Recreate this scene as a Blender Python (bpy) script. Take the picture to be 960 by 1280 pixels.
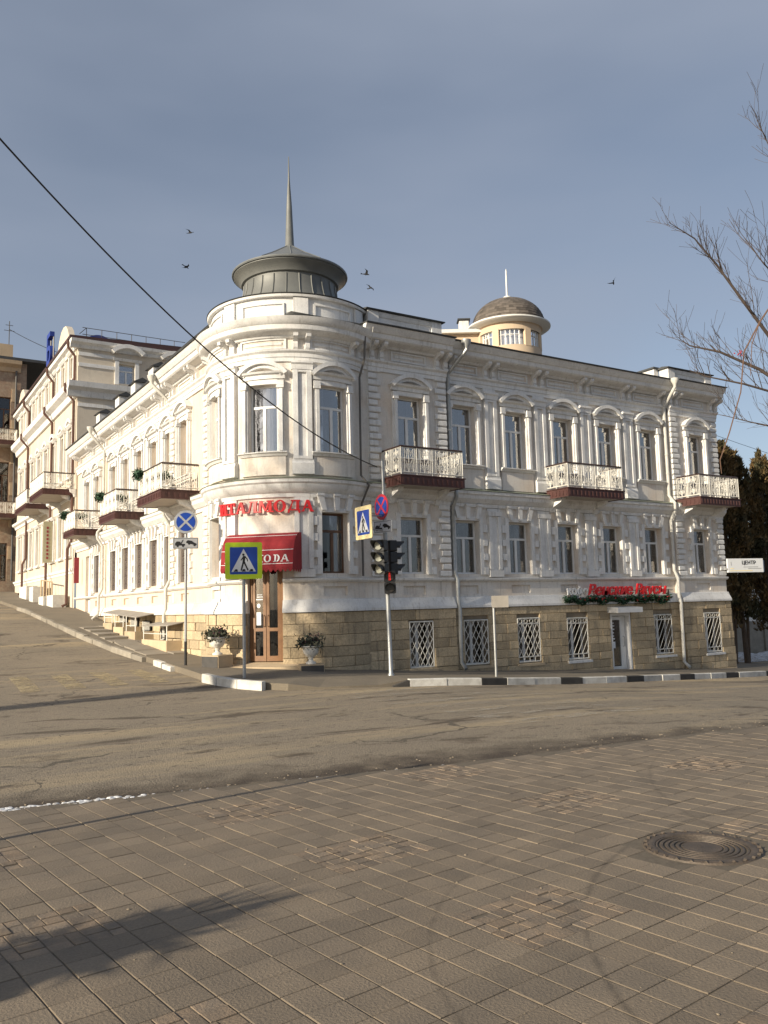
import bpy, bmesh, math, random
from mathutils import Matrix, Vector, noise as mnoise

random.seed(7)
R_ = math.radians
scene = bpy.context.scene
col = scene.collection
for o in list(bpy.data.objects):
    bpy.data.objects.remove(o)

# ------------------------------------------------------------------ camera
F_PX, YAW, PITCH, ROLL = 1043.5, 0.5592, 0.11274, 0.0250
CAM = Vector((0.0, 0.0, 1.65))
_f = Vector((math.sin(YAW) * math.cos(PITCH), math.cos(YAW) * math.cos(PITCH), math.sin(PITCH)))
_r = Vector((math.cos(YAW), -math.sin(YAW), 0))
_u = _r.cross(_f)
_r2 = _r * math.cos(ROLL) - _u * math.sin(ROLL)
_u2 = _r2.cross(_f)
cam_data = bpy.data.cameras.new('camera')
cam_data.sensor_fit = 'VERTICAL'
cam_data.sensor_height = 36.0
cam_data.lens = F_PX / 1280.0 * 36.0
cam_data.clip_start = 0.05
cam_data.clip_end = 3000
cam = bpy.data.objects.new('camera', cam_data)
M3 = Matrix((_r2, _u2, -_f)).transposed()
cam.matrix_world = Matrix.Translation(CAM) @ M3.to_4x4()
col.objects.link(cam)
scene.camera = cam


def ray(px, py):
    return _f + _r2 * ((px - 480) / F_PX) - _u2 * ((py - 640) / F_PX)


def at_depth(px, py, d):
    return CAM + ray(px, py) * d


def project(p):
    d = Vector(p) - CAM
    w = d.dot(_f)
    if w <= 0.01:
        return None
    return 480 + F_PX * d.dot(_r2) / w, 640 - F_PX * d.dot(_u2) / w, w


# ------------------------------------------------------------------ light
SUN_AZ = R_(8.3)       # light travels along (+x cos, +y sin)
SUN_EL = R_(19.0)
travel = Vector((math.cos(SUN_AZ) * math.cos(SUN_EL), math.sin(SUN_AZ) * math.cos(SUN_EL), -math.sin(SUN_EL)))
world = bpy.data.worlds.new('World')
scene.world = world
world.use_nodes = True
wn = world.node_tree
wn.nodes.clear()
sky = wn.nodes.new('ShaderNodeTexSky')
sky.sky_type = 'NISHITA'
sky.sun_disc = False
sky.sun_elevation = SUN_EL
to_sun = -travel
sky.sun_rotation = math.atan2(to_sun.x, to_sun.y)
sky.altitude = 800
sky.air_density = 1.0
sky.dust_density = 2.5
sky.ozone_density = 1.5
hsv = wn.nodes.new('ShaderNodeHueSaturation')
hsv.inputs['Saturation'].default_value = 0.78
wn.links.new(sky.outputs[0], hsv.inputs['Color'])
# thin high cloud veil greys the blue a little
tc = wn.nodes.new('ShaderNodeTexCoord')
mp = wn.nodes.new('ShaderNodeMapping')
mp.inputs['Scale'].default_value = (1.0, 1.0, 3.2)
nz = wn.nodes.new('ShaderNodeTexNoise')
nz.inputs['Scale'].default_value = 1.6
nz.inputs['Detail'].default_value = 4
nz.inputs['Roughness'].default_value = 0.45
wn.links.new(tc.outputs['Generated'], mp.inputs[0])
wn.links.new(mp.outputs[0], nz.inputs['Vector'])
mr = wn.nodes.new('ShaderNodeMapRange')
mr.inputs[1].default_value = 0.35
mr.inputs[2].default_value = 0.75
mr.inputs[3].default_value = 0.25
mr.inputs[4].default_value = 0.9
wn.links.new(nz.outputs[0], mr.inputs[0])
mx = wn.nodes.new('ShaderNodeMix')
mx.data_type = 'RGBA'
mx.inputs[7].default_value = (2.75, 3.15, 3.95, 1)
wn.links.new(mr.outputs[0], mx.inputs[0])
wn.links.new(hsv.outputs[0], mx.inputs[6])
bg = wn.nodes.new('ShaderNodeBackground')
bg.inputs['Strength'].default_value = 0.091
wn.links.new(mx.outputs[2], bg.inputs[0])
wo = wn.nodes.new('ShaderNodeOutputWorld')
wn.links.new(bg.outputs[0], wo.inputs[0])

sd = bpy.data.lights.new('sun', 'SUN')
sd.energy = 5.0
sd.angle = R_(0.55)
sd.color = (1.0, 0.88, 0.69)
sun = bpy.data.objects.new('sun', sd)
sun.rotation_euler = travel.to_track_quat('-Z', 'Y').to_euler()
sun.location = (-40, -5, 40)
col.objects.link(sun)

scene.view_settings.view_transform = 'Standard'
scene.view_settings.look = 'None'
scene.view_settings.exposure = 0.47
scene.view_settings.gamma = 1.0
scene.view_settings.use_curve_mapping = False
scene.render.engine = 'CYCLES'

# ------------------------------------------------------------------ materials
MATS = {}


def nn(t, k, **kw):
    n = t.nodes.new(k)
    for a, b in kw.items():
        setattr(n, a, b)
    return n


def ramp_mix(t, fac, a, b, lo, hi):
    """colour a -> b as fac goes lo..hi; a, b colour or socket"""
    m = nn(t, 'ShaderNodeMapRange')
    m.inputs[1].default_value = lo
    m.inputs[2].default_value = hi
    t.links.new(fac, m.inputs[0])
    x = nn(t, 'ShaderNodeMix', data_type='RGBA')
    t.links.new(m.outputs[0], x.inputs[0])
    for i, v in ((6, a), (7, b)):
        if hasattr(v, 'is_linked'):
            t.links.new(v, x.inputs[i])
        else:
            x.inputs[i].default_value = (*v, 1)
    return x.outputs[2]


def tnoise(t, vec, scale, detail=4, rough=.55, dist=0.0):
    n = nn(t, 'ShaderNodeTexNoise')
    n.inputs['Scale'].default_value = scale
    n.inputs['Detail'].default_value = detail
    n.inputs['Roughness'].default_value = rough
    n.inputs['Distortion'].default_value = dist
    t.links.new(vec, n.inputs['Vector'])
    return n.outputs[0]


def tmap(t, vec, scale=(1, 1, 1), rot=(0, 0, 0), loc=(0, 0, 0)):
    m = nn(t, 'ShaderNodeMapping')
    m.inputs['Scale'].default_value = scale
    m.inputs['Rotation'].default_value = rot
    m.inputs['Location'].default_value = loc
    t.links.new(vec, m.inputs[0])
    return m.outputs[0]


def mat(name, c, c2=None, rough=.8, scale=3.0, lo=.35, hi=.7, grain=0.0, gscale=60, streak=None, var=0.0,
        metal=0.0, spec=.5, bump=0.0, bscale=40, emit=None, estr=0.0, extra=None):
    """Principled material: blotches c->c2, optional fine grain, vertical streaks and per-piece variation"""
    m = bpy.data.materials.new(name)
    m.use_nodes = True
    t = m.node_tree
    b = t.nodes['Principled BSDF']
    b.inputs['Roughness'].default_value = rough
    b.inputs['Metallic'].default_value = metal
    b.inputs['Specular IOR Level'].default_value = spec
    geo = nn(t, 'ShaderNodeNewGeometry')
    P = geo.outputs['Position']
    out = None
    if c2:
        out = ramp_mix(t, tnoise(t, P, scale, 5), c, c2, lo, hi)
    else:
        rgb = nn(t, 'ShaderNodeRGB')
        rgb.outputs[0].default_value = (*c, 1)
        out = rgb.outputs[0]
    if streak:
        sc, amt = streak
        v = tmap(t, P, (5.0, 5.0, .45))
        out = ramp_mix(t, tnoise(t, v, 1.6, 5, .6), out, sc, .56, .56 + amt)
    if grain:
        g = tnoise(t, P, gscale, 3, .6)
        q = nn(t, 'ShaderNodeMapRange')
        q.inputs[1].default_value = .25
        q.inputs[2].default_value = .75
        q.inputs[3].default_value = 1 - grain
        q.inputs[4].default_value = 1 + grain
        t.links.new(g, q.inputs[0])
        x = nn(t, 'ShaderNodeVectorMath', operation='SCALE')
        t.links.new(out, x.inputs[0])
        t.links.new(q.outputs[0], x.inputs['Scale'])
        out = x.outputs[0]
    if var:
        oi = nn(t, 'ShaderNodeObjectInfo')
        at = nn(t, 'ShaderNodeAttribute', attribute_name='rnd')
        a = nn(t, 'ShaderNodeMath', operation='ADD')
        t.links.new(oi.outputs['Random'], a.inputs[0])
        t.links.new(at.outputs['Fac'], a.inputs[1])
        fr = nn(t, 'ShaderNodeMath', operation='FRACT')
        t.links.new(a.outputs[0], fr.inputs[0])
        q = nn(t, 'ShaderNodeMapRange')
        q.inputs[3].default_value = 1 - var
        q.inputs[4].default_value = 1 + var
        t.links.new(fr.outputs[0], q.inputs[0])
        x = nn(t, 'ShaderNodeVectorMath', operation='SCALE')
        t.links.new(out, x.inputs[0])
        t.links.new(q.outputs[0], x.inputs['Scale'])
        out = x.outputs[0]
    if extra:
        out = extra(t, P, out)
    t.links.new(out, b.inputs['Base Color'])
    if bump:
        bn = nn(t, 'ShaderNodeBump')
        bn.inputs['Strength'].default_value = bump
        bn.inputs['Distance'].default_value = .02
        t.links.new(tnoise(t, P, bscale, 4, .6), bn.inputs['Height'])
        t.links.new(bn.outputs[0], b.inputs['Normal'])
    if emit:
        b.inputs['Emission Color'].default_value = (*emit, 1)
        b.inputs['Emission Strength'].default_value = estr
    MATS[name] = m
    return m


def grime(t, P, c):
    # thin rain streaks and patchy repainting on old stucco
    x = nn(t, 'ShaderNodeVectorMath', operation='SCALE')
    t.links.new(c, x.inputs[0])
    x.inputs['Scale'].default_value = .74
    c2 = ramp_mix(t, tnoise(t, tmap(t, P, (11, 11, .8)), 1.3, 6, .65), c, x.outputs[0], .55, .80)
    y = nn(t, 'ShaderNodeVectorMath', operation='SCALE')
    t.links.new(c2, y.inputs[0])
    y.inputs['Scale'].default_value = .89
    return ramp_mix(t, tnoise(t, P, 2.4, 7, .72), c2, y.outputs[0], .52, .66)


def glass_mat(name, ior=2.0, tint=(1, 1, 1), base=0.0):
    m = bpy.data.materials.new(name)
    m.use_nodes = True
    t = m.node_tree
    t.nodes.clear()
    fr = nn(t, 'ShaderNodeFresnel')
    fr.inputs[0].default_value = ior
    tr = nn(t, 'ShaderNodeBsdfTransparent')
    tr.inputs[0].default_value = (*tint, 1)
    gl = nn(t, 'ShaderNodeBsdfGlossy')
    gl.inputs['Roughness'].default_value = .02
    geo = nn(t, 'ShaderNodeNewGeometry')
    bn = nn(t, 'ShaderNodeBump')
    bn.inputs['Strength'].default_value = .05
    bn.inputs['Distance'].default_value = .05
    t.links.new(tnoise(t, geo.outputs['Position'], 2.5, 1), bn.inputs['Height'])
    t.links.new(bn.outputs[0], gl.inputs['Normal'])
    mxs = nn(t, 'ShaderNodeMixShader')
    fa = nn(t, 'ShaderNodeMath', operation='MULTIPLY_ADD')
    t.links.new(fr.outputs[0], fa.inputs[0])
    fa.inputs[1].default_value = .75
    fa.inputs[2].default_value = base
    t.links.new(fa.outputs[0], mxs.inputs[0])
    t.links.new(tr.outputs[0], mxs.inputs[1])
    t.links.new(gl.outputs[0], mxs.inputs[2])
    o = nn(t, 'ShaderNodeOutputMaterial')
    t.links.new(mxs.outputs[0], o.inputs[0])
    MATS[name] = m


DIRT = (.34, .30, .25)
mat('trim', (.73, .725, .71), (.62, .612, .595), .85, 1.7, .42, .75, grain=.08, gscale=25, streak=((.42, .40, .365), .26), bump=.2, bscale=30, extra=grime)
mat('peach', (.66, .545, .43), (.63, .56, .48), .9, .9, .35, .7, grain=.05, gscale=20, streak=((.47, .40, .33), .26), bump=.2, bscale=25, extra=grime)
mat('plaster', (.69, .655, .605), (.65, .555, .46), .9, .9, .45, .68, grain=.08, gscale=22, streak=((.42, .38, .335), .26), bump=.25, bscale=25, extra=grime)
mat('stone', (.48, .38, .245), (.36, .288, .19), .92, 2.2, .35, .72, grain=.28, gscale=22, streak=((.15, .125, .095), .22), var=.24, bump=1.0, bscale=16)
mat('stone_joint', (.26, .21, .15), (.19, .155, .11), .95, 3, grain=.15)
mat('sandstone', (.52, .41, .27), (.42, .33, .22), .92, 2, grain=.12, var=.1, bump=.4, bscale=20)
mat('roof_metal', (.075, .082, .085), (.11, .115, .115), .5, 2.0, grain=.08, metal=.35, var=.12)
mat('roof_dark', (.05, .052, .055), (.075, .078, .08), .6, 2, metal=.2)
mat('dome_metal', (.19, .195, .185), (.14, .145, .14), .55, 1.6, grain=.08, metal=.15, var=.12)
mat('cap_metal', (.17, .18, .18), (.125, .13, .13), .5, 1.6, grain=.08, metal=.15)
mat('flashing', (.22, .26, .19), (.30, .30, .25), .6, 2, metal=.2)
mat('brown_trim', (.085, .032, .028), (.06, .025, .022), .6, 3)
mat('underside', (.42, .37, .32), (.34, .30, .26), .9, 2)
mat('iron_white', (.74, .72, .66), (.62, .60, .54), .6, 12, grain=.05)
mat('handrail', (.05, .028, .024), None, .5)
mat('upvc', (.74, .74, .73), (.66, .66, .65), .4, 4)
mat('wood', (.22, .115, .05), (.165, .08, .036), .5, 4, grain=.15, gscale=30)
mat('wood_dark', (.14, .07, .035), (.10, .05, .027), .55, 4)
mat('curtain', (.72, .73, .76), (.58, .59, .63), .95, 5)
mat('curtain_beige', (.50, .46, .34), (.40, .36, .27), .95, 5)
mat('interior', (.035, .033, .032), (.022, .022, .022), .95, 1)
mat('galvanised', (.42, .43, .42), (.30, .31, .31), .45, 5, metal=.55, grain=.08)
mat('pipe_white', (.60, .59, .55), (.48, .47, .43), .6, 4, grain=.08)
mat('pipe_dark', (.09, .085, .08), (.12, .11, .10), .55, 4, metal=.2)
mat('pipe_brown', (.10, .045, .03), None, .5)
mat('red_letter', (.68, .022, .025), (.60, .018, .022), .35, 6)
mat('awning_red', (.32, .022, .028), (.25, .018, .024), .85, 3, grain=.1, streak=((.20, .02, .024), .3))
mat('white_paint', (.75, .75, .74), None, .6)
mat('lime', (.56, .72, .015), (.50, .66, .02), .45, 8)
mat('pale_yellow', (.78, .66, .36), None, .5)
mat('sign_blue', (.012, .06, .36), (.01, .05, .31), .4, 8)
mat('sign_white', (.62, .64, .66), None, .45)
mat('sign_grey', (.40, .41, .42), (.32, .33, .34), .5, 8)
mat('sign_red', (.52, .03, .05), None, .45)
mat('sign_black', (.012, .012, .013), None, .5)
mat('steel_pole', (.40, .41, .41), (.32, .33, .33), .45, 6, metal=.5, grain=.06)
mat('black_plastic', (.014, .014, .015), None, .45)
mat('lens_pale', (.55, .56, .46), (.45, .46, .38), .25, 8)
mat('lens_dark', (.04, .035, .03), None, .25)
mat('lens_red', (.5, .02, .015), None, .3, emit=(1, .03, .02), estr=.35)
mat('urn', (.70, .68, .63), (.58, .56, .51), .7, 8, grain=.08)
mat('urn_base', (.045, .042, .04), (.07, .065, .06), .7, 5)
mat('flower_leaf', (.045, .06, .035), (.07, .06, .04), .7, 10, var=.3)
mat('flower_pink', (.28, .07, .12), (.16, .05, .10), .7, 10, var=.3)
mat('garland', (.018, .055, .025), (.03, .08, .035), .6, 10)
mat('wire', (.012, .012, .014), None, .6)
mat('bird', (.02, .02, .022), None, .8)
mat('kerb_white', (.60, .59, .55), (.40, .38, .34), .85, 4, .4, .75, grain=.12, var=.1, bump=.3)
mat('kerb_black', (.035, .033, .031), (.06, .055, .05), .85, 4, grain=.1, bump=.3)
mat('kerb_grey', (.30, .27, .22), (.22, .195, .16), .9, 3, grain=.15, var=.15, bump=.4)
mat('cast_iron', (.085, .068, .052), (.13, .10, .075), .6, 8, metal=.3, grain=.2, bump=.3)
mat('concrete', (.30, .265, .215), (.235, .205, .165), .9, 1.2, grain=.14, gscale=50, var=.12, bump=.3)
mat('snow', (.62, .63, .65), (.30, .27, .23), .7, 9, .42, .66, grain=.1)
mat('bark', (.11, .075, .05), (.07, .05, .036), .9, 10, grain=.2, gscale=60)
mat('twig', (.075, .055, .045), (.055, .042, .036), .9, 6)
mat('twig_orange', (.13, .075, .05), None, .8)
mat('berry', (.35, .01, .02), None, .5)
mat('thuja', (.040, .040, .016), (.13, .075, .022), .8, .9, .4, .62, var=.35)
mat('far_orange', (.60, .47, .33), (.55, .43, .31), .85, 1, grain=.04)
mat('far_white', (.70, .70, .67), None, .7)
mat('dome_tile', (.125, .105, .088), (.085, .073, .064), .85, 1.5, var=.38)
mat('blue_letter', (.02, .045, .26), None, .5)
mat('roof_maroon', (.06, .025, .022), (.04, .022, .022), .6, 2)
mat('ochre', (.56, .43, .28), (.46, .35, .24), .9, .7, grain=.08, streak=((.30, .24, .18), .25))
mat('brick_old', (.30, .20, .14), (.40, .32, .23), .9, 3, grain=.2, gscale=8)
mat('cream_wall', (.62, .55, .45), (.55, .48, .39), .9, .8, grain=.08, extra=grime)
mat('board_khaki', (.40, .38, .26), None, .7)
mat('maroon_text', (.25, .03, .04), None, .7)
mat('paper', (.72, .74, .76), None, .7)
mat('canopy_sheet', (.34, .31, .27), (.26, .24, .21), .6, 3, grain=.1)
mat('spruce', (.03, .045, .02), None, .8)
glass_mat('glass', 2.3, (1, 1, 1), .22)
glass_mat('glass_dark', 1.9, (.75, .75, .75), .0)


def paver_extra(t, P, c):
    # tyre scuffs: two thin broken arcs, plus dusty patches
    outc = c
    for cx, cy, r, w, k in ((5.585, 1.104, 3.225, .03, .62), (4.43, 2.17, 2.437, .026, .72), (9.5, 2.2, 4.6, .03, .78)):
        sub = nn(t, 'ShaderNodeVectorMath', operation='SUBTRACT')
        t.links.new(P, sub.inputs[0])
        sub.inputs[1].default_value = (cx, cy, 0)
        ln = nn(t, 'ShaderNodeVectorMath', operation='LENGTH')
        t.links.new(sub.outputs[0], ln.inputs[0])
        a = nn(t, 'ShaderNodeMath', operation='SUBTRACT')
        t.links.new(ln.outputs['Value'], a.inputs[0])
        a.inputs[1].default_value = r
        b = nn(t, 'ShaderNodeMath', operation='ABSOLUTE')
        t.links.new(a.outputs[0], b.inputs[0])
        n = tnoise(t, P, 5.0, 4, .7)
        s = nn(t, 'ShaderNodeMath', operation='MULTIPLY_ADD')
        t.links.new(n, s.inputs[0])
        s.inputs[1].default_value = .10
        t.links.new(b.outputs[0], s.inputs[2])
        x = nn(t, 'ShaderNodeVectorMath', operation='SCALE')
        t.links.new(outc, x.inputs[0])
        x.inputs['Scale'].default_value = k
        outc = ramp_mix(t, s.outputs[0], x.outputs[0], outc, w * .6 + .025, w * 1.6 + .03)
    # sandy dust drifting over the paving near the road
    v = tmap(t, P, (.45, 1.6, 1), (0, 0, R_(6)))
    return ramp_mix(t, tnoise(t, v, 1.1, 5, .6), outc, (.22, .18, .13), .60, .85)


mat('paver', (.205, .162, .115), (.158, .128, .095), .88, 1.9, .35, .66, grain=.18, gscale=70, var=.13, bump=.35, bscale=70, extra=paver_extra)
mat('cobble', (.225, .168, .115), (.162, .13, .098), .88, 5.5, .4, .6, grain=.15, gscale=80, var=.2, bump=.35, bscale=60)
mat('joint_sand', (.105, .086, .063), (.14, .115, .084), .95, 12, grain=.2)


def road_extra(t, P, c):
    # sunlit streaks painted as lighter bands along the main road, mud stains, fine cracks
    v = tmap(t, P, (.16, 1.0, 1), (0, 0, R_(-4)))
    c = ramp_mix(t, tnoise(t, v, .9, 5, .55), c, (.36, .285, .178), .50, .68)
    v2 = tmap(t, P, (.35, .8, 1), (0, 0, R_(-6)), (3.1, 1.7, 0))
    c = ramp_mix(t, tnoise(t, v2, 1.0, 8, .68, .9), c, (.09, .068, .046), .55, .63)
    # mud line against the square's edge
    sep = nn(t, 'ShaderNodeSeparateXYZ')
    t.links.new(P, sep.inputs[0])
    e = nn(t, 'ShaderNodeMath', operation='MULTIPLY_ADD')      # y + .15x
    t.links.new(sep.outputs[0], e.inputs[0])
    e.inputs[1].default_value = .16
    t.links.new(sep.outputs[1], e.inputs[2])
    n = tnoise(t, P, 1.3, 5, .65)
    k = nn(t, 'ShaderNodeMath', operation='MULTIPLY_ADD')
    t.links.new(n, k.inputs[0])
    k.inputs[1].default_value = 2.4
    t.links.new(e.outputs[0], k.inputs[2])
    c = ramp_mix(t, k.outputs[0], (.06, .044, .03), c, 9.7, 10.5)
    # grit and oil spots
    c = ramp_mix(t, tnoise(t, P, 7.0, 6, .75), c, (.08, .064, .047), .56, .68)
    c = ramp_mix(t, tnoise(t, tmap(t, P, (.5, 1.2, 1), (0, 0, R_(3)), (9, 4, 0)), 2.6, 6, .7), c, (.30, .24, .16), .60, .76)
    # cracks
    vor = nn(t, 'ShaderNodeTexVoronoi', feature='DISTANCE_TO_EDGE')
    vor.inputs['Scale'].default_value = .42
    vv = nn(t, 'ShaderNodeVectorMath', operation='MULTIPLY_ADD')
    nz2 = nn(t, 'ShaderNodeTexNoise')
    nz2.inputs['Scale'].default_value = 1.8
    nz2.inputs['Detail'].default_value = 6
    t.links.new(P, nz2.inputs['Vector'])
    t.links.new(nz2.outputs['Color'], vv.inputs[0])
    vv.inputs[1].default_value = (.9, .9, 0)
    t.links.new(P, vv.inputs[2])
    t.links.new(vv.outputs[0], vor.inputs['Vector'])
    ms = tnoise(t, P, .35, 2)
    q = nn(t, 'ShaderNodeMath', operation='MULTIPLY_ADD')
    t.links.new(ms, q.inputs[0])
    q.inputs[1].default_value = -.09
    q.inputs[2].default_value = .041
    d = nn(t, 'ShaderNodeMath', operation='SUBTRACT')
    t.links.new(vor.outputs['Distance'], d.inputs[0])
    t.links.new(q.outputs[0], d.inputs[1])
    return ramp_mix(t, d.outputs[0], (.10, .082, .06), c, 0.0, .005)


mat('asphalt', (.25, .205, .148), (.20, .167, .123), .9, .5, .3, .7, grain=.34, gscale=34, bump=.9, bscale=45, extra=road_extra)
mat('pavement_asphalt', (.20, .168, .124), (.155, .132, .10), .92, .9, .3, .7, grain=.2, gscale=50, bump=.5, bscale=50)


def worn_paint(name, c, lo, hi):
    m = mat(name, c, None, .8, grain=.1)
    t = m.node_tree
    b = t.nodes['Principled BSDF']
    geo = nn(t, 'ShaderNodeNewGeometry')
    v = tnoise(t, geo.outputs['Position'], 2.2, 8, .8)
    q = nn(t, 'ShaderNodeMapRange')
    q.inputs[1].default_value = lo
    q.inputs[2].default_value = hi
    q.inputs[4].default_value = .8
    t.links.new(v, q.inputs[0])
    t.links.new(q.outputs[0], b.inputs['Alpha'])


worn_paint('paint_old_yellow', (.42, .34, .20), .36, .58)
worn_paint('paint_old_white', (.42, .38, .31), .46, .68)

# ------------------------------------------------------------------ mesh helpers
WM = {}


def wmat(o):
    return WM.get(o.name, Matrix.Identity(4)) if o else Matrix.Identity(4)


def finish(o, parent=None, local=False):
    if parent is not None:
        o.parent = parent
        if not local:
            o.matrix_parent_inverse = wmat(parent).inverted()
        else:
            WM[o.name] = wmat(parent)
    return o


class MB:
    def __init__(self):
        self.v, self.f, self.r = [], [], []
        self.cur = 0.0

    def add(self, vs, fs):
        n = len(self.v)
        self.v += [tuple(p) for p in vs]
        self.f += [tuple(i + n for i in q) for q in fs]
        self.r += [self.cur] * len(fs)

    def box(self, x0, x1, y0, y1, z0, z1):
        self.add([(x0, y0, z0), (x1, y0, z0), (x1, y1, z0), (x0, y1, z0), (x0, y0, z1), (x1, y0, z1), (x1, y1, z1), (x0, y1, z1)],
                 [(0, 3, 2, 1), (4, 5, 6, 7), (0, 1, 5, 4), (1, 2, 6, 5), (2, 3, 7, 6), (3, 0, 4, 7)])
        return self

    def chamfer_box(self, x0, x1, y0, y1, z0, z1, c):
        """box whose top edges are chamfered"""
        self.add([(x0, y0, z0), (x1, y0, z0), (x1, y1, z0), (x0, y1, z0), (x0, y0, z1 - c), (x1, y0, z1 - c), (x1, y1, z1 - c), (x0, y1, z1 - c),
                  (x0 + c, y0 + c, z1), (x1 - c, y0 + c, z1), (x1 - c, y1 - c, z1), (x0 + c, y1 - c, z1)],
                 [(0, 1, 5, 4), (1, 2, 6, 5), (2, 3, 7, 6), (3, 0, 4, 7), (4, 5, 9, 8), (5, 6, 10, 9), (6, 7, 11, 10), (7, 4, 8, 11), (8, 9, 10, 11)])
        return self

    def prism(self, poly, fn, a, b):
        """poly of 2D points, fn(p,q,t)->xyz, extruded t = a..b"""
        n = len(poly)
        self.add([fn(p, q, a) for p, q in poly] + [fn(p, q, b) for p, q in poly],
                 [tuple(range(n))[::-1], tuple(range(n, 2 * n))] + [(i, (i + 1) % n, n + (i + 1) % n, n + i) for i in range(n)])
        return self

    def lathe(self, prof, n=32, c=(0, 0), a0=0.0, a1=None):
        """prof list of (r,z); full turn or from angle a0 to a1"""
        full = a1 is None
        m = n if full else n + 1
        vs = []
        for i in range(m):
            a = (2 * math.pi * i / n) if full else a0 + (a1 - a0) * i / n
            for r, z in prof:
                vs.append((c[0] + r * math.cos(a), c[1] + r * math.sin(a), z))
        k = len(prof)
        fs = []
        for i in range(n):
            j = (i + 1) % m
            for q in range(k - 1):
                fs.append((i * k + q, j * k + q, j * k + q + 1, i * k + q + 1))
        self.add(vs, fs)
        return self

    def tube(self, pts, r, n=6, r1=None, cap=True):
        pts = [Vector(p) for p in pts]
        m = len(pts)
        vs = []
        prev = None
        for i, p in enumerate(pts):
            d = (pts[min(i + 1, m - 1)] - pts[max(i - 1, 0)])
            if d.length < 1e-9:
                d = Vector((0, 0, 1))
            d.normalize()
            if prev is None:
                a = Vector((0, 0, 1)) if abs(d.z) < .9 else Vector((1, 0, 0))
                s = d.cross(a).normalized()
            else:
                s = prev - d * prev.dot(d)
                if s.length < 1e-6:
                    s = d.orthogonal()
                s.normalize()
            prev = s
            t = d.cross(s)
            if isinstance(r, (list, tuple)):
                rr = r[i]
            else:
                rr = r if r1 is None else r + (r1 - r) * i / max(1, m - 1)
            for k in range(n):
                a = 2 * math.pi * k / n
                vs.append(p + (s * math.cos(a) + t * math.sin(a)) * rr)
        fs = []
        for i in range(m - 1):
            for k in range(n):
                fs.append((i * n + k, i * n + (k + 1) % n, (i + 1) * n + (k + 1) % n, (i + 1) * n + k))
        if cap:
            fs.append(tuple(range(n))[::-1])
            fs.append(tuple(range((m - 1) * n, m * n)))
        self.add(vs, fs)
        return self

    def bar(self, a, b, w, h=None):
        """square-section bar between two points"""
        return self.tube([a, b], w * .7071, 4)

    # ---- facade-local builders (F maps u, d, z to the world)
    def lbox(self, F, u0, u1, d0, d1, z0, z1):
        return self.lprof(F, u0, u1, [(d0, z0), (d1, z0), (d1, z1), (d0, z1)])

    def lprof(self, F, u0, u1, prof, taper=0.0):
        us = F.steps(u0, u1)
        k = len(prof)
        vs = [F(u, d, z) for u in us for d, z in prof]
        fs = []
        for i in range(len(us) - 1):
            for q in range(k):
                p = (q + 1) % k
                fs.append((i * k + q, i * k + p, (i + 1) * k + p, (i + 1) * k + q))
        fs.append(tuple(range(k)))
        fs.append(tuple(range((len(us) - 1) * k, len(us) * k))[::-1])
        self.add(vs, fs)
        return self

    def lpoly(self, F, poly, d0, d1):
        return self.prism(poly, lambda u, z, d: F(u, d, z), d0, d1)

    def build(self, name, m, parent=None, local=False, smooth=False, rnd=False, kind=None):
        me = bpy.data.meshes.new(name)
        me.from_pydata(self.v, [], self.f)
        bm = bmesh.new()
        bm.from_mesh(me)
        bmesh.ops.recalc_face_normals(bm, faces=bm.faces)
        bm.to_mesh(me)
        bm.free()
        if rnd:
            at = me.attributes.new('rnd', 'FLOAT', 'FACE')
            at.data.foreach_set('value', self.r)
        me.materials.append(MATS[m])
        if smooth:
            me.polygons.foreach_set('use_smooth', [True] * len(me.polygons))
            me.set_sharp_from_angle(angle=R_(35))
        o = bpy.data.objects.new(name, me)
        col.objects.link(o)
        if kind:
            o['kind'] = kind
        return finish(o, parent, local)


def thing(name, label, cat, loc=(0, 0, 0), rz=0.0, group=None, rot=None):
    o = bpy.data.objects.new(name, None)
    o.empty_display_size = .2
    col.objects.link(o)
    o.location = loc
    o.rotation_euler = rot if rot else (0, 0, rz)
    WM[o.name] = Matrix.LocRotScale(Vector(loc), o.rotation_euler.to_matrix(), Vector((1, 1, 1)))
    o['label'] = label
    o['category'] = cat
    if group:
        o['group'] = group
    return o


def tag(o, label, cat, group=None):
    o['label'] = label
    o['category'] = cat
    if group:
        o['group'] = group
    return o


def inst(me_obj, name, loc, parent, rot=(0, 0, 0), scale=(1, 1, 1)):
    """a piece sharing mesh data; parent assumed to be untransformed"""
    o = bpy.data.objects.new(name, me_obj)
    o.location = loc
    o.rotation_euler = rot
    o.scale = scale
    col.objects.link(o)
    o.parent = parent
    return o


def text_mb(s, size, extr, shear=0.0, align='CENTER', spacing=1.0, bold=0.0):
    """mesh verts/faces of a text in the XY plane from the built-in font"""
    cu = bpy.data.curves.new('t', 'FONT')
    cu.body = s
    cu.size = size
    cu.extrude = extr
    cu.shear = shear
    cu.align_x = align
    cu.space_character = spacing
    cu.offset = bold
    cu.resolution_u = 3
    ob = bpy.data.objects.new('t', cu)
    col.objects.link(ob)
    dg = bpy.context.evaluated_depsgraph_get()
    me = bpy.data.meshes.new_from_object(ob.evaluated_get(dg))
    vs = [tuple(v.co) for v in me.vertices]
    fs = [tuple(p.vertices) for p in me.polygons]
    bpy.data.objects.remove(ob)
    bpy.data.meshes.remove(me)
    bpy.data.curves.remove(cu)
    return vs, fs


# ------------------------------------------------------------------ terrain
def interp(v, t):
    if v <= t[0][0]:
        return t[0][1]
    for (a, b), (c, d) in zip(t, t[1:]):
        if v <= c:
            return b + (d - b) * (v - a) / (c - a)
    return t[-1][1]


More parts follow.
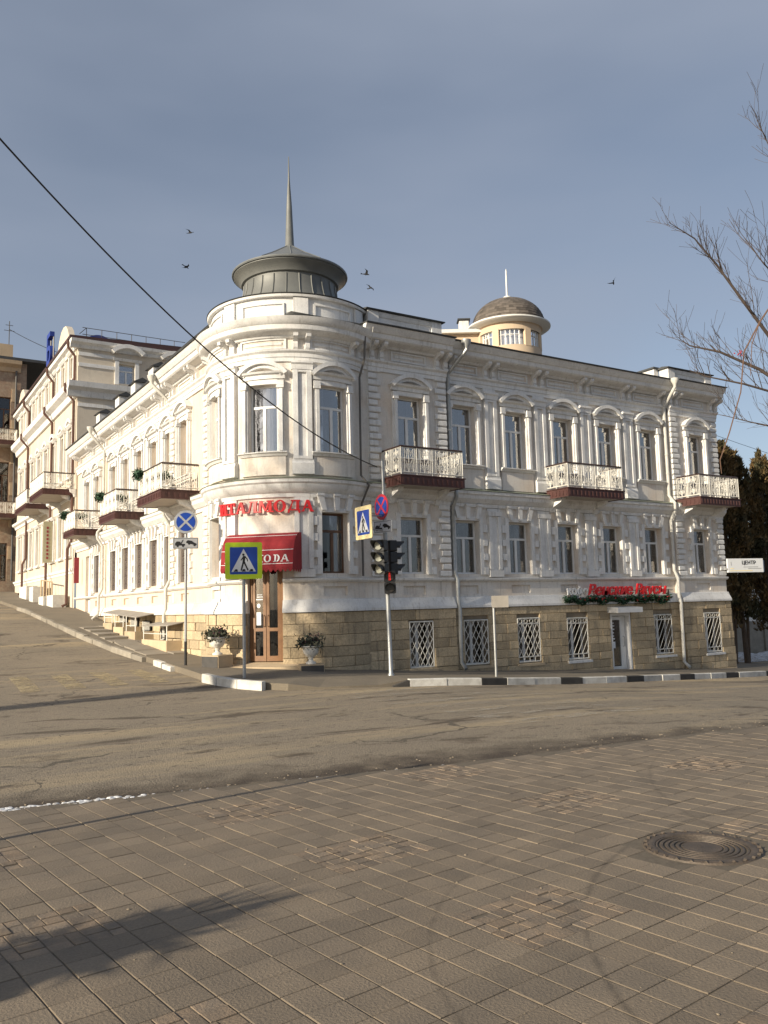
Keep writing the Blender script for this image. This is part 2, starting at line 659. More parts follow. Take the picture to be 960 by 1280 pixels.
GL = [(17, 0), (20.5, .2), (24.8, .38), (27.5, .55), (36.7, 1.38), (42, 1.92), (62, 3.3), (90, 4.6), (400, 9)]
GR = [(9.5, 0), (12, -.08), (16, -.34), (24.7, -.8), (27.8, -.95), (40, -1.4), (80, -2), (400, -3)]


def g(x, y):
    w = min(1, max(0, (12.5 - x) / 3.5))
    return interp(y, GL) * w + interp(x, GR)


def road_z(x, y):
    return g(x, y) - interp(y, [(6.5, .045), (9, .06), (15, .15)])


def axis_pts(lo, hi, flo, fhi, step):
    a = [lo, lo * .6 + flo * .4, lo * .25 + flo * .75]
    n = int((fhi - flo) / step)
    a += [flo + (fhi - flo) * i / n for i in range(n + 1)]
    return a + [fhi * .75 + hi * .25, fhi * .4 + hi * .6, hi]


xs = axis_pts(-500, 700, -14, 46, .75)
ys = axis_pts(-300, 900, 2, 74, .75)
mb = MB()
mb.add([(x, y, road_z(x, y)) for y in ys for x in xs],
       [(j * len(xs) + i, j * len(xs) + i + 1, (j + 1) * len(xs) + i + 1, (j + 1) * len(xs) + i) for j in range(len(ys) - 1) for i in range(len(xs) - 1)])
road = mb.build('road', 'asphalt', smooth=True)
road['kind'] = 'structure'

# ---- pavement along the building, with its kerb stones
KP = [(6.2, 62), (6.4, 44), (6.65, 37), (6.7, 32), (6.95, 26), (6.98, 23.8), (6.9, 21.6), (6.88, 19.3), (7.25, 17.8), (8.0, 17.0),
      (9.3, 16.55), (10.75, 16.25), (12.5, 15.95), (17.15, 16.3), (26.4, 17.7), (60, 22.9)]


def resample(pts, step):
    out = []
    for (a, b), (c, d) in zip(pts, pts[1:]):
        L = math.hypot(c - a, d - b)
        n = max(1, int(round(L / step)))
        out += [(a + (c - a) * i / n, b + (d - b) * i / n) for i in range(n)]
    return out + [pts[-1]]


def pave_inner(x, y):
    if y > 24:
        return (10.4, y)
    if x > 13.5:
        return (x, 21.6)
    t = min(1, max(0, (24 - y) / 8))
    return (10.4 + 2.6 * t, 23.5 - 1.6 * t)


mb = MB()
KS_ = resample(KP, .7)
NW = 9
rows = []
for (x, y) in KS_:
    ix, iy = pave_inner(x, y)
    dx, dy = ix - x, iy - y
    L = math.hypot(dx, dy)
    dx, dy = dx / L, dy / L
    drop = .11 if 8.2 < x < 10.6 and y < 18 else 0
    row = []
    for k in range(NW + 1):
        s = .12 + (L - .12) * (k / NW) ** 1.3
        px, py = x + dx * s, y + dy * s
        row.append((px, py, g(px, py) - drop * max(0, 1 - s / 1.4)))
    rows.append([(x + dx * .12, y + dy * .12, g(x, y) - .35)] + row)
mb.add([p for r in rows for p in r],
       [(j * (NW + 2) + i, j * (NW + 2) + i + 1, (j + 1) * (NW + 2) + i + 1, (j + 1) * (NW + 2) + i) for j in range(len(rows) - 1) for i in range(NW + 1)])
pave = mb.build('pavement', 'pavement_asphalt')
pave['kind'] = 'structure'


def kerb_run(pts, pick, length, gap=.012, hi=.02, first=0):
    """stones laid end to end along a polyline"""
    segs = resample(pts, .12)
    acc, start, idx = 0.0, segs[0], first
    i = 1
    while i < len(segs):
        d = math.hypot(segs[i][0] - start[0], segs[i][1] - start[1])
        if d >= length(idx):
            a, b = Vector((*start, 0)), Vector((*segs[i], 0))
            t = (b - a).normalized()
            nrm = Vector((-t.y, t.x, 0))
            m_, up = pick(idx)
            a2, b2 = a + t * gap, b
            w = .15
            za, zb = g(a.x, a.y) + hi + up, g(b.x, b.y) + hi + up
            jit = random.uniform(-.012, .012)
            vs = []
            c = .018
            for p, z in ((a2, za), (b2, zb)):
                for off, dz in ((0, -.42), (w, -.42), (w, 0), (c, 0), (0, -c)):
                    q = p + nrm * (off + jit)
                    vs.append((q.x, q.y, z + dz))
            k = MB()
            k.add(vs, [(0, 1, 6, 5), (1, 2, 7, 6), (2, 3, 8, 7), (3, 4, 9, 8), (4, 0, 5, 9), (4, 3, 2, 1, 0), (5, 6, 7, 8, 9)])
            k.build('kerb_stone', m_, pave)
            start = segs[i]
            idx += 1
        i += 1


# walking from far left to the right keeps the building on the left-hand side
kerb_run([(6.4, 44), (6.65, 37), (6.7, 32), (6.95, 26), (6.98, 23.6)], lambda i: ('kerb_grey', random.uniform(-.03, .02)), lambda i: 1.0)
kerb_run([(6.98, 23.6), (6.9, 21.6)], lambda i: ('kerb_white', -.02 - .03 * i), lambda i: .9, gap=.1)
kerb_run([(6.88, 19.3), (7.02, 18.4), (7.25, 17.8), (7.62, 17.25), (8.05, 16.98)], lambda i: ('kerb_white', .03), lambda i: .62, gap=.02)
kerb_run([(10.75, 16.25), (12.5, 15.95), (17.15, 16.3), (26.4, 17.7), (40, 19.8)],
         lambda i: ('kerb_black' if i % 3 == 2 else 'kerb_white', 0), lambda i: .74 if i % 3 == 2 else .86, first=0)
# sloping end of the black and white kerb
k = MB()
k.add([(10.35, 16.33, g(10.4, 16.3) - .4), (10.75, 16.25, g(10.75, 16.25) - .4), (10.78, 16.4, g(10.75, 16.25) - .4), (10.4, 16.5, g(10.4, 16.3) - .4),
       (10.35, 16.33, g(10.4, 16.3) - .13), (10.745, 16.25, g(10.75, 16.25) + .0), (10.775, 16.4, g(10.75, 16.25) + .0), (10.4, 16.5, g(10.4, 16.3) - .13)],
      [(0, 3, 2, 1), (4, 5, 6, 7), (0, 1, 5, 4), (1, 2, 6, 5), (2, 3, 7, 6), (3, 0, 4, 7)])
k.build('kerb_stone', 'kerb_black', pave)

# broken concrete slabs of the sloping side pavement
yy = 24.9
for i in range(8):
    L = random.uniform(1.0, 1.35)
    tilt = random.uniform(-.03, .03)
    for s in (0, 1):
        x0 = 7.2 + s * .78
        m_ = MB()
        j = [random.uniform(-.04, .04) for _ in range(8)]
        zz = [g(x0, yy) + .045 - tilt + j[4] * .4, g(x0, yy + L) + .015 + tilt + j[5] * .4]
        vs = []
        for z_off in (-.2, 0):
            vs += [(x0 + j[0], yy + j[1], zz[0] + z_off), (x0 + .74, yy + j[2], zz[0] + z_off + j[6] * .3), (x0 + .74 + j[3] * .3, yy + L - .05, zz[1] + z_off), (x0 + j[0], yy + L - .04, zz[1] + z_off)]
        m_.add(vs, [(0, 3, 2, 1), (4, 5, 6, 7), (0, 1, 5, 4), (1, 2, 6, 5), (2, 3, 7, 6), (3, 0, 4, 7)])
        m_.build('concrete_slab', 'concrete', pave)
    yy += L

# worn zebra stripes on the side street and across the main road
for i in range(6):
    x0 = 1.1 + i * .95
    y0, y1 = 19.6 + i * .02, 22.6
    k = MB()
    n = 8
    vs = []
    for q in range(n + 1):
        y = y0 + (y1 - y0) * q / n
        for x in (x0, x0 + .42):
            xx = x + (y - 20) * .05
            vs.append((xx, y, max(road_z(xx, y), road_z(xx - .3, y), road_z(xx + .3, y)) + .012))
    k.add(vs, [(2 * q, 2 * q + 1, 2 * q + 3, 2 * q + 2) for q in range(n)])
    k.build('painted_stripe', 'paint_old_yellow', road)
for i in range(8):
    k = MB()
    y0 = 9.3 + i * .86
    vs = []
    n = 6
    for q in range(n + 1):
        x = 8.0 + 3.0 * q / n + i * .05
        for y in (y0, y0 + .4):
            vs.append((x, y, road_z(x, y) + .012))
    k.add(vs, [(2 * q, 2 * q + 1, 2 * q + 3, 2 * q + 2) for q in range(n)])
    k.build('painted_stripe', 'paint_old_white', road)
k = MB()
vs = []
for q in range(60):
    x = 9.0 + q * .55
    y = 12.9 + (max(0, x - 14) ** 1.25) * .045
    for s in (0, .13):
        vs.append((x, y + s, road_z(x, y) + .012))
k.add(vs, [(2 * q, 2 * q + 1, 2 * q + 3, 2 * q + 2) for q in range(59)])
k.build('lane_line', 'paint_old_white', road)

# ---- paved square
KSQ = [(-14, 10.9), (1.08, 8.06), (3.9, 7.58), (5.26, 7.28), (10.1, 6.84), (30, 5.8)]
mb = MB()
vs, fs = [], []
sqx = [-14 + i * .8 for i in range(56)]
for x in sqx:
    yk = interp(x, KSQ)
    for y in [-9, -5, -2, 0, 2, 4, 5, 6, 6.6]:
        yy = min(y, yk - .1)
        vs.append((x, yy, g(x, yy) - .005))
    vs.append((x, yk, g(x, yk) - .005))
    vs.append((x, yk + .01, g(x, yk) - .16))
for i in range(len(sqx) - 1):
    for j in range(10):
        fs.append((i * 11 + j, (i + 1) * 11 + j, (i + 1) * 11 + j + 1, i * 11 + j + 1))
mb.add(vs, fs)
square = mb.build('paved_square', 'joint_sand')
square['kind'] = 'structure'

E1 = Vector((.115, -.9934, 0))
E2 = Vector((.9934, .115, 0))
TP = .196
MH = Vector((4.83, 3.82, 0))
pieces = []          # (centre, half size along E2, half size along E1, material, projected area)
origin = Vector((2.187, 3.337, 0))


def in_patch(i, j):
    return (i - 3) % 11 < 4 and (j + 2) % 8 < 3


for i in range(-60, 75):
    for j in range(-45, 40):
        c = origin + E2 * (i + .5) * TP + E1 * (j + .5) * TP
        if c.y > interp(c.x, KSQ) - .12 or c.y < .6 or (c - MH).length < .46:
            continue
        pr = project((c.x, c.y, 0))
        if not pr or pr[0] < -330 or pr[0] > 1290 or pr[1] > 1650 or pr[2] > 13.5:
            continue
        vis = -30 < pr[0] < 990 and pr[1] < 1310
        if in_patch(i, j):
            # a tile's place taken by small setts of uneven length
            cut = random.choice(((-.5, -.02, .5), (-.5, .1, .5), (-.5, -.15, .5)))
            for a, b in zip(cut, cut[1:]):
                for s in (0, 1):
                    w = .5 + random.uniform(-.06, .06)
                    e = (-.5, -.5 + w) if s == 0 else (-.5 + w, .5)
                    cc = c + E2 * TP * (a + b) / 2 + E1 * TP * (e[0] + e[1]) / 2
                    hx, hy = TP * (b - a) / 2 - .004, TP * (e[1] - e[0]) / 2 - .004
                    ar = hx * hy * 4 * F_PX ** 2 * 1.65 / pr[2] ** 3 if vis else 0
                    pieces.append((cc, hx, hy, 'cobble', ar))
        else:
            ar = TP * TP * F_PX ** 2 * 1.65 / pr[2] ** 3 if vis else 0
            pieces.append((c, TP / 2 - .0042, TP / 2 - .0018, 'paver', ar))
pieces.sort(key=lambda p: -p[4])
TRZ = math.atan2(E2.y, E2.x)
unit = {}
for m_ in ('paver', 'cobble'):
    me = MB().chamfer_box(-1, 1, -1, 1, -.06, 0, .0)
    me.v = []
    me.f = []
    me.r = []
    c_ = .03
    me.add([(-1, -1, -.05), (1, -1, -.05), (1, 1, -.05), (-1, 1, -.05), (-1, -1, -.002), (1, -1, -.002), (1, 1, -.002), (-1, 1, -.002),
            (-1 + c_, -1 + c_, 0), (1 - c_, -1 + c_, 0), (1 - c_, 1 - c_, 0), (-1 + c_, 1 - c_, 0)],
           [(0, 1, 5, 4), (1, 2, 6, 5), (2, 3, 7, 6), (3, 0, 4, 7), (4, 5, 9, 8), (5, 6, 10, 9), (6, 7, 11, 10), (7, 4, 8, 11), (8, 9, 10, 11)])
    o = me.build('unit', m_)
    unit[m_] = o.data
    bpy.data.objects.remove(o)
rest = {'paver': MB(), 'cobble': MB()}
for n, (c, hx, hy, m_, ar) in enumerate(pieces):
    dz = random.uniform(-.002, .002) + (random.uniform(-.003, .001) if m_ == 'cobble' else 0)
    rx, ry = random.uniform(-.008, .008), random.uniform(-.008, .008)
    z = g(c.x, c.y) + dz
    if n < 300:
        inst(unit[m_], 'paving_tile' if m_ == 'paver' else 'paving_sett', (c.x, c.y, z), square, (rx, ry, TRZ + random.uniform(-.012, .012)), (hx, hy, 1))
    else:
        k = rest[m_]
        k.cur = random.random()
        q = Matrix.LocRotScale(Vector((c.x, c.y, z)), Matrix.Rotation(TRZ, 3, 'Z') @ Matrix.Rotation(rx, 3, 'X') @ Matrix.Rotation(ry, 3, 'Y'), Vector((hx, hy, 1)))
        k.add([q @ v.co for v in unit[m_].vertices], [tuple(p.vertices) for p in unit[m_].polygons])
rest['paver'].build('paving_tiles', 'paver', square, rnd=True, kind='stuff')
rest['cobble'].build('paving_setts', 'cobble', square, rnd=True, kind='stuff')

# manhole
mh = thing('manhole', 'round rusty cast iron manhole cover with concentric ribs set in the paving', 'manhole', (MH.x, MH.y, 0))
k = MB()
k.lathe([(.01, -.008), (.49, -.008), (.49, -.05)], 40)
k.build('collar', 'joint_sand', mh, True)
k = MB()
k.lathe([(.30, -.02), (.30, .004), (.315, .008), (.345, .008), (.36, .002), (.375, .006), (.385, -.01)], 48)
for q in range(26):
    a = 2 * math.pi * q / 26
    k.tube([(math.cos(a) * .35, math.sin(a) * .35, .006), (math.cos(a) * .372, math.sin(a) * .372, .006)], .012, 4)
k.build('frame', 'cast_iron', mh, True, smooth=True)
k = MB()
prof = [(.005, .001)]
for r in (.14, .175, .21, .245, .28):
    prof += [(r - .012, .001), (r - .010, -.012), (r, -.012), (r + .004, .003), (r + .016, .003)]
prof += [(.297, -.02)]
k.lathe(prof, 48)
k.build('cover', 'cast_iron', mh, True, smooth=False)

# dirty snow and grit left along the square's edge
k = MB()


def lump(k, c, r, flat=.45):
    vs = []
    for a, b in ((0, -1), (0, 1)):
        pass
    n = 6
    ring = [(math.cos(2 * math.pi * i / n + r * 99) * random.uniform(.7, 1.2), math.sin(2 * math.pi * i / n + r * 99) * random.uniform(.7, 1.2)) for i in range(n)]
    vs = [(c[0] + x * r, c[1] + y * r, c[2]) for x, y in ring] + [(c[0] + x * r * .6, c[1] + y * r * .6, c[2] + r * flat * random.uniform(.7, 1.1)) for x, y in ring] + [(c[0], c[1], c[2] + r * flat * 1.1)]
    k.add(vs, [(i, (i + 1) % n, n + (i + 1) % n, n + i) for i in range(n)] + [(n + i, n + (i + 1) % n, 2 * n) for i in range(n)])


for i in range(1500):
    t = random.random() ** 1.8
    x = -.5 + 6.2 * t
    dens = (1.0 if x < 2.3 else .22) * (.35 + .65 * (math.sin(x * 7.3) > -.4))
    if random.random() > dens:
        continue
    y = interp(x, KSQ) + random.uniform(-.06, .07) * (1 if x < 2.3 else .5)
    lump(k, (x, y, g(x, y) - .02), random.uniform(.01, .045) * (1 if x < 2.3 else .6))
o = k.build('snow_strip', 'snow', smooth=True)
o['kind'] = 'stuff'
o['label'] = 'dirty snow melting along the edge of the paved square'
o['category'] = 'snow'

k = MB()
for i in range(170):
    x, y = random.uniform(-.5, 9), random.uniform(1.6, 7.0)
    if y > interp(x, KSQ) - .1:
        continue
    lump(k, (x, y, g(x, y) + .0005), random.uniform(.003, .011), .5)
for i in range(320):
    x = random.uniform(-1, 12)
    y = interp(x, KSQ) + abs(random.gauss(0, .35)) + .02
    lump(k, (x, y, road_z(x, y) - .002), random.uniform(.005, .018), .5)
o = k.build('grit', 'stone_joint', rnd=True)
o['kind'] = 'stuff'
o['label'] = 'loose grit and crumbs scattered on the paving and along its edge'
o['category'] = 'grit'

# ================================================================== corner mansion
AX, AY, RT = 10.65, 22.05, 2.35
YR, XL = 20.2, 8.8


class Fr:
    """facade frame: u along the wall, d outwards, z up"""

    def __init__(self, kind, off=0.0):
        self.k, self.off = kind, off

    def __call__(self, u, d, z):
        d += self.off
        if self.k == 'R':
            return (u, YR - d, z)
        if self.k == 'L':
            return (XL - d, u, z)
        a = R_(-135) + u / RT
        return (AX + (RT + d) * math.cos(a), AY + (RT + d) * math.sin(a), z)

    def steps(self, u0, u1):
        if self.k != 'T':
            return [u0, u1]
        n = max(1, int(math.ceil(abs(u1 - u0) / .12)))
        return [u0 + (u1 - u0) * i / n for i in range(n + 1)]

    def shift(self, o):
        return Fr(self.k, self.off + o)

    def ground(self, u, d=.3):
        p = self(u, d, 0)
        return g(p[0], p[1])


def wall(F, u0, u1, z0, z1, holes, name, m, parent, ret=.5):
    us = set(round(u, 4) for u in F.steps(u0, u1))
    zs = {round(z0, 4), round(z1, 4)}
    for h in holes:
        us |= {round(h[0], 4), round(h[1], 4)}
        zs |= {round(h[2], 4), round(h[3], 4)}
    us, zs = sorted(us), sorted(zs)
    mb = MB()
    idx = {}

    def vid(u, d, z):
        k = (u, d, z)
        if k not in idx:
            idx[k] = len(mb.v)
            mb.v.append(F(u, d, z))
        return idx[k]

    def quad(*ps):
        mb.f.append(tuple(vid(*p) for p in ps))
        mb.r.append(0)

    for a, b in zip(us, us[1:]):
        for c, d in zip(zs, zs[1:]):
            um, zm = (a + b) / 2, (c + d) / 2
            if any(h[0] < um < h[1] and h[2] < zm < h[3] for h in holes):
                continue
            quad((a, 0, c), (b, 0, c), (b, 0, d), (a, 0, d))
    for h in holes:
        dep = -h[4]
        hu = [u for u in us if round(h[0], 4) <= u <= round(h[1], 4)]
        za, zb = round(h[2], 4), round(h[3], 4)
        for a, b in zip(hu, hu[1:]):
            quad((a, 0, za), (b, 0, za), (b, dep, za), (a, dep, za))
            quad((a, 0, zb), (b, 0, zb), (b, dep, zb), (a, dep, zb))
            if h[5]:
                quad((a, dep, za), (b, dep, za), (b, dep, zb), (a, dep, zb))
        for u in (hu[0], hu[-1]):
            quad((u, 0, za), (u, 0, zb), (u, dep, zb), (u, dep, za))
    for u in (us[0], us[-1]) if ret else ():
        quad((u, 0, zs[0]), (u, 0, zs[-1]), (u, -ret, zs[-1]), (u, -ret, zs[0]))
    return mb.build(name, m, parent)


def arch(mb, F, uc, zs, s, rise, th, d0, d1, n=12):
    rad = (s * s + rise * rise) / (2 * rise)
    zc = zs + rise - rad
    a0 = math.asin(s / rad)
    vs = []
    for i in range(n + 1):
        a = -a0 + 2 * a0 * i / n
        for r in (rad, rad - th):
            for d in (d0, d1):
                vs.append(F(uc + r * math.sin(a), d, zc + r * math.cos(a)))
    fs = []
    for i in range(n):
        k = i * 4
        fs += [(k, k + 4, k + 5, k + 1), (k + 2, k + 3, k + 7, k + 6), (k + 1, k + 5, k + 7, k + 3), (k, k + 2, k + 6, k + 4)]
    fs += [(0, 1, 3, 2), (n * 4, n * 4 + 2, n * 4 + 3, n * 4 + 1)]
    mb.add(vs, fs)


def sash(F, uc, w, z0, z1, parent, name='window', m='upvc', gm='glass', dep=.2, tr=.68, curtain=None, bar=.055, ped=True):
    """glazed window: frame part with three panes, a room behind it and curtains"""
    a, b = uc - w / 2, uc + w / 2
    zt = z0 + (z1 - z0) * tr
    d0, d1 = -dep - .05, -dep + .01
    mb = MB()
    mb.lbox(F, a + .002, a + bar, d0, d1, z0 + .002, z1 - .002)
    mb.lbox(F, b - bar, b - .002, d0, d1, z0 + .002, z1 - .002)
    for zz in ((z0 + .003, z0 + bar), (zt - bar * .6, zt + bar * .6), (z1 - bar, z1 - .003)):
        mb.lbox(F, a + bar + .001, b - bar - .001, d0 + .002, d1 - .004, *zz)
    mb.lbox(F, uc - bar * .8, uc + bar * .8, d0 + .004, d1 + .006, z0 + bar + .001, zt - bar * .6 - .001)
    fr = mb.build(name, m, parent)
    dm = (d0 + d1) / 2
    for (p, q, zz0, zz1) in ((a + bar, uc - bar * .8, z0 + bar, zt - bar * .6), (uc + bar * .8, b - bar, z0 + bar, zt - bar * .6), (a + bar, b - bar, zt + bar * .6, z1 - bar)):
        MB().lbox(F, p + .002, q - .002, dm - .004, dm + .004, zz0 + .002, zz1 - .002).build('pane', gm, fr)
    # the room behind
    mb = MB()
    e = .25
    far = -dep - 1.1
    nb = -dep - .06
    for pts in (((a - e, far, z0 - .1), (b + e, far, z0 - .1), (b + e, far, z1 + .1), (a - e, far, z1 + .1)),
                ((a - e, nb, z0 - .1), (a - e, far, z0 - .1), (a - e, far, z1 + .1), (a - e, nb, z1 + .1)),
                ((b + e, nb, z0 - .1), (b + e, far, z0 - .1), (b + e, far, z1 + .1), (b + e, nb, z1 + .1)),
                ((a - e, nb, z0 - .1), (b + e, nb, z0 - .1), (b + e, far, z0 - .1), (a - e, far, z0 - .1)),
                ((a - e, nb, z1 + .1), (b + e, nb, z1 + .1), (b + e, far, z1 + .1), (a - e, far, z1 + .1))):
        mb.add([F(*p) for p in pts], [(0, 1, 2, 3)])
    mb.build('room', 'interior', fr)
    if curtain:
        spans = {'both': [(a, a + w * .34), (b - w * .34, b)], 'full': [(a, b)], 'left': [(a, a + w * .45)], 'right': [(b - w * .45, b)], 'wide': [(a, a + w * .46), (b - w * .42, b)],
                 'blind': [(a, b)]}[curtain]
        mb = MB()
        for p, q in spans:
            n = max(6, int((q - p) / .03))
            zz = (z0 + .02, z1 - .03) if curtain != 'blind' else (zt, z1 - .03)
            vs = []
            for i in range(n + 1):
                u = p + (q - p) * i / n
                dd = -dep - .085 + .012 * math.sin(i * 1.9 + uc * 7) * (0 if curtain == 'blind' else 1)
                vs += [F(u, dd, zz[0]), F(u, dd, zz[1])]
            mb.add(vs, [(2 * i, 2 * i + 2, 2 * i + 3, 2 * i + 1) for i in range(n)])
        mb.build('curtain', 'curtain_beige' if curtain == 'blind' else 'curtain', fr)
    return fr


ZU0, ZU1, ZG0, ZG1 = 5.93, 7.78, 2.57, 4.20
WW = .92


def upper_dress(F, uc, fr, w=WW, narrow=False):
    """mouldings round an upper window"""
    a, b = uc - w / 2, uc + w / 2
    mb = MB()
    for s, e in ((-1, a), (1, b)):
        p, q = (e - .17, e - .003) if s < 0 else (e + .003, e + .17)
        mb.lbox(F, p, q, -.02, .07, ZU0, ZU1 + .1)
        pi, qi = (p + .045, q - .035)
        mb.lbox(F, pi, qi, .07, .125, ZU0 + .02, ZU1 - .12)
        mb.lbox(F, p - .02, q + .0, -.01, .155, ZU1 - .12, ZU1 - .06)
        mb.lbox(F, p - .012, q + .0, -.01, .14, ZU1 - .05, ZU1 + .09)
    mb.lbox(F, a + .0, b - .0, -.02, .055, ZU1 + .003, ZU1 + .14)
    mb.build('surround', 'trim', fr)
    mb = MB()
    s = w / 2 + .27
    mb.lprof(F, a - .2, b + .2, [(-.02, ZU1 + .145), (.09, ZU1 + .145), (.10, ZU1 + .25), (.17, ZU1 + .28), (.2, ZU1 + .33), (-.02, ZU1 + .34)])
    arch(mb, F, uc, ZU1 + .30, s, .35, .11, -.03, .22)
    arch(mb, F, uc, ZU1 + .30, s - .10, .255, .11, -.03, .13)
    mb.build('pediment', 'trim', fr)
    mb = MB()
    mb.lprof(F, a - .24, b + .24, [(-.03, ZU0 - .12), (.10, ZU0 - .12), (.14, ZU0 - .06), (.19, ZU0 - .04), (.19, ZU0 - .012), (-.22, ZU0 + .006)])
    mb.build('sill', 'trim', fr)
    mb = MB()
    mb.lbox(F, a - .2, b + .2, -.02, .065, 5.2, ZU0 - .125)
    mb.build('apron', 'plaster', fr)


def lower_dress(F, uc, fr, w=WW, full=True):
    a, b = uc - w / 2, uc + w / 2
    mb = MB()
    for e0, e1 in ((a - .13, a - .002), (b + .002, b + .13)):
        mb.lbox(F, e0, e1, -.02, .07, ZG0 - .02, ZG1 + .12)
    mb.lbox(F, a, b, -.02, .066, ZG1 + .003, ZG1 + .117)
    if full:
        for s, e in ((-1, a - .13), (1, b + .13)):
            for zz, hh, ww_ in ((ZG0 - .02, .22, .16), (ZG0 + .42, .2, .16), (ZG0 + .86, .2, .16), (ZG0 + 1.28, .24, .16)):
                p, q = (e - ww_, e - .002) if s < 0 else (e + .002, e + ww_)
                mb.lbox(F, p, q, -.02, .085, zz, zz + hh)
    mb.build('surround', 'trim', fr)
    for off, lean in ((-.36, -.10), (0, 0), (.36, .10)):
        k = MB()
        c = uc + off
        z0, z1 = ZG1 + .05, ZG1 + .43
        k.lpoly(F, [(c - .06, z0), (c + .06, z0), (c + .085 + lean, z1), (c - .085 + lean, z1)], -.02, .13)
        k.lpoly(F, [(c - .095 + lean, z1 + .002), (c + .095 + lean, z1 + .002), (c + .095 + lean, z1 + .07), (c - .095 + lean, z1 + .07)], -.02, .165)
        k.build('keystone', 'trim', fr)


def pilaster(F, uc, w, parent):
    mb = MB()
    mb.lbox(F, uc - w / 2, uc + w / 2, -.02, .05, 5.2, 8.42)
    for s in (-1, 1):
        c = uc + s * (w / 2 - .07)
        mb.lbox(F, c - .065, c + .065, .05, .115, 5.62, 8.06)
    mb.lbox(F, uc - w / 2 + .135, uc + w / 2 - .135, .05, .11, 8.0, 8.055)
    mb.lbox(F, uc - w / 2 + .135, uc + w / 2 - .135, .05, .11, 5.622, 5.7)
    mb.lprof(F, uc - w / 2 - .03, uc + w / 2 + .03, [(-.02, 8.07), (.12, 8.07), (.13, 8.2), (.17, 8.24), (.17, 8.3), (-.02, 8.3)])
    mb.lprof(F, uc - w / 2 - .03, uc + w / 2 + .03, [(-.02, 5.21), (.15, 5.21), (.15, 5.5), (.12, 5.55), (.12, 5.6), (-.02, 5.61)])
    mb.build('pilaster', 'trim', parent)
    mb = MB()
    mb.lbox(F, uc - w / 2, uc + w / 2, -.02, .05, 2.47, 4.6)
    for s in (-1, 1):
        c = uc + s * (w / 2 - .07)
        mb.lbox(F, c - .06, c + .06, .05, .105, 2.7, 4.35)
    mb.lbox(F, uc - w / 2 - .02, uc + w / 2 + .02, -.02, .12, 4.36, 4.5)
    mb.lbox(F, uc - w / 2 - .02, uc + w / 2 + .02, -.02, .12, 2.475, 2.68)
    mb.build('pilaster', 'trim', parent)


def bracket(F, uc, parent, w=.12):
    mb = MB()
    mb.lprof(F, uc - w / 2, uc + w / 2, [(-.02, 8.80), (.07, 8.80), (.11, 8.84), (.12, 8.94), (.10, 9.0), (.20, 9.06), (.34, 9.10), (.39, 9.15), (.39, 9.22), (-.02, 9.22)])
    mb.lprof(F, uc - w / 2 - .015, uc + w / 2 + .015, [(-.01, 8.72), (.13, 8.72), (.13, 8.79), (-.01, 8.79)])
    mb.build('bracket', 'trim', parent)


CORNICE = [(-.05, 9.10), (.10, 9.12), (.14, 9.18), (.38, 9.24), (.43, 9.28), (.45, 9.40), (.49, 9.42), (.56, 9.52), (.60, 9.60), (-.05, 9.63)]
DRIP = [(.45, 9.632), (.645, 9.606), (.655, 9.64), (.2, 9.68)]
ARCHI = [(-.05, 8.42), (.055, 8.42), (.06, 8.53), (.085, 8.54), (.09, 8.64), (.15, 8.69), (.16, 8.73), (-.05, 8.75)]
MIDC = [(-.05, 4.60), (.06, 4.62), (.07, 4.72), (.11, 4.74), (.22, 4.86), (.24, 4.96), (.29, 5.0), (.30, 5.08), (-.05, 5.16)]
LEDGE = [(-.05, 2.34), (.05, 2.34), (.12, 2.39), (.13, 2.44), (-.05, 2.465)]
TORUS = [(-.05, 1.90), (.07, 1.88), (.10, 1.80), (.17, 1.68), (.2, 1.62), (.2, 1.555), (-.05, 1.55)]
SHIFT = lambda prof, dz: [(d, z + dz) for d, z in prof]


def stone_courses(F, u0, u1, holes, parent, avg=.62, lowest=None):
    """individual ashlar blocks proud of the plinth backing"""
    z1 = 1.545
    row = 0
    zlow = min(F.ground(u0), F.ground((u0 + u1) / 2), F.ground(u1)) - .05
    while z1 > zlow:
        h = random.choice((.24, .27, .27, .30))
        z0 = z1 - h
        u = u0
        while u < u1 - .02:
            w = random.uniform(avg * .65, avg * 1.4)
            e = u + w
            if u1 - e < .25:
                e = u1
            spans = [(u, e)]
            for (a, b, c, d) in holes:
                if z1 - .03 > c and z0 + .03 < d:
                    nxt = []
                    for p, q in spans:
                        if q <= a or p >= b:
                            nxt.append((p, q))
                        else:
                            if p < a - .03:
                                nxt.append((p, a))
                            if q > b + .03:
                                nxt.append((b, q))
                    spans = nxt
            for p, q in spans:
                if z1 < F.ground((p + q) / 2) - .02:
                    continue
                d = .135 + (1.55 - (z0 + z1) / 2) * .035 + random.uniform(-.016, .02)
                c = .012
                k = MB()
                k.lprof(F, p + .006, q - .006, [(.05, z0 + .004), (d - c, z0 + .004), (d, z0 + .004 + c), (d, z1 - .004 - c), (d - c, z1 - .004), (.05, z1 - .004)])
                k.build('stone_block', 'stone', parent)
            u = e
        z1 = z0
        row += 1


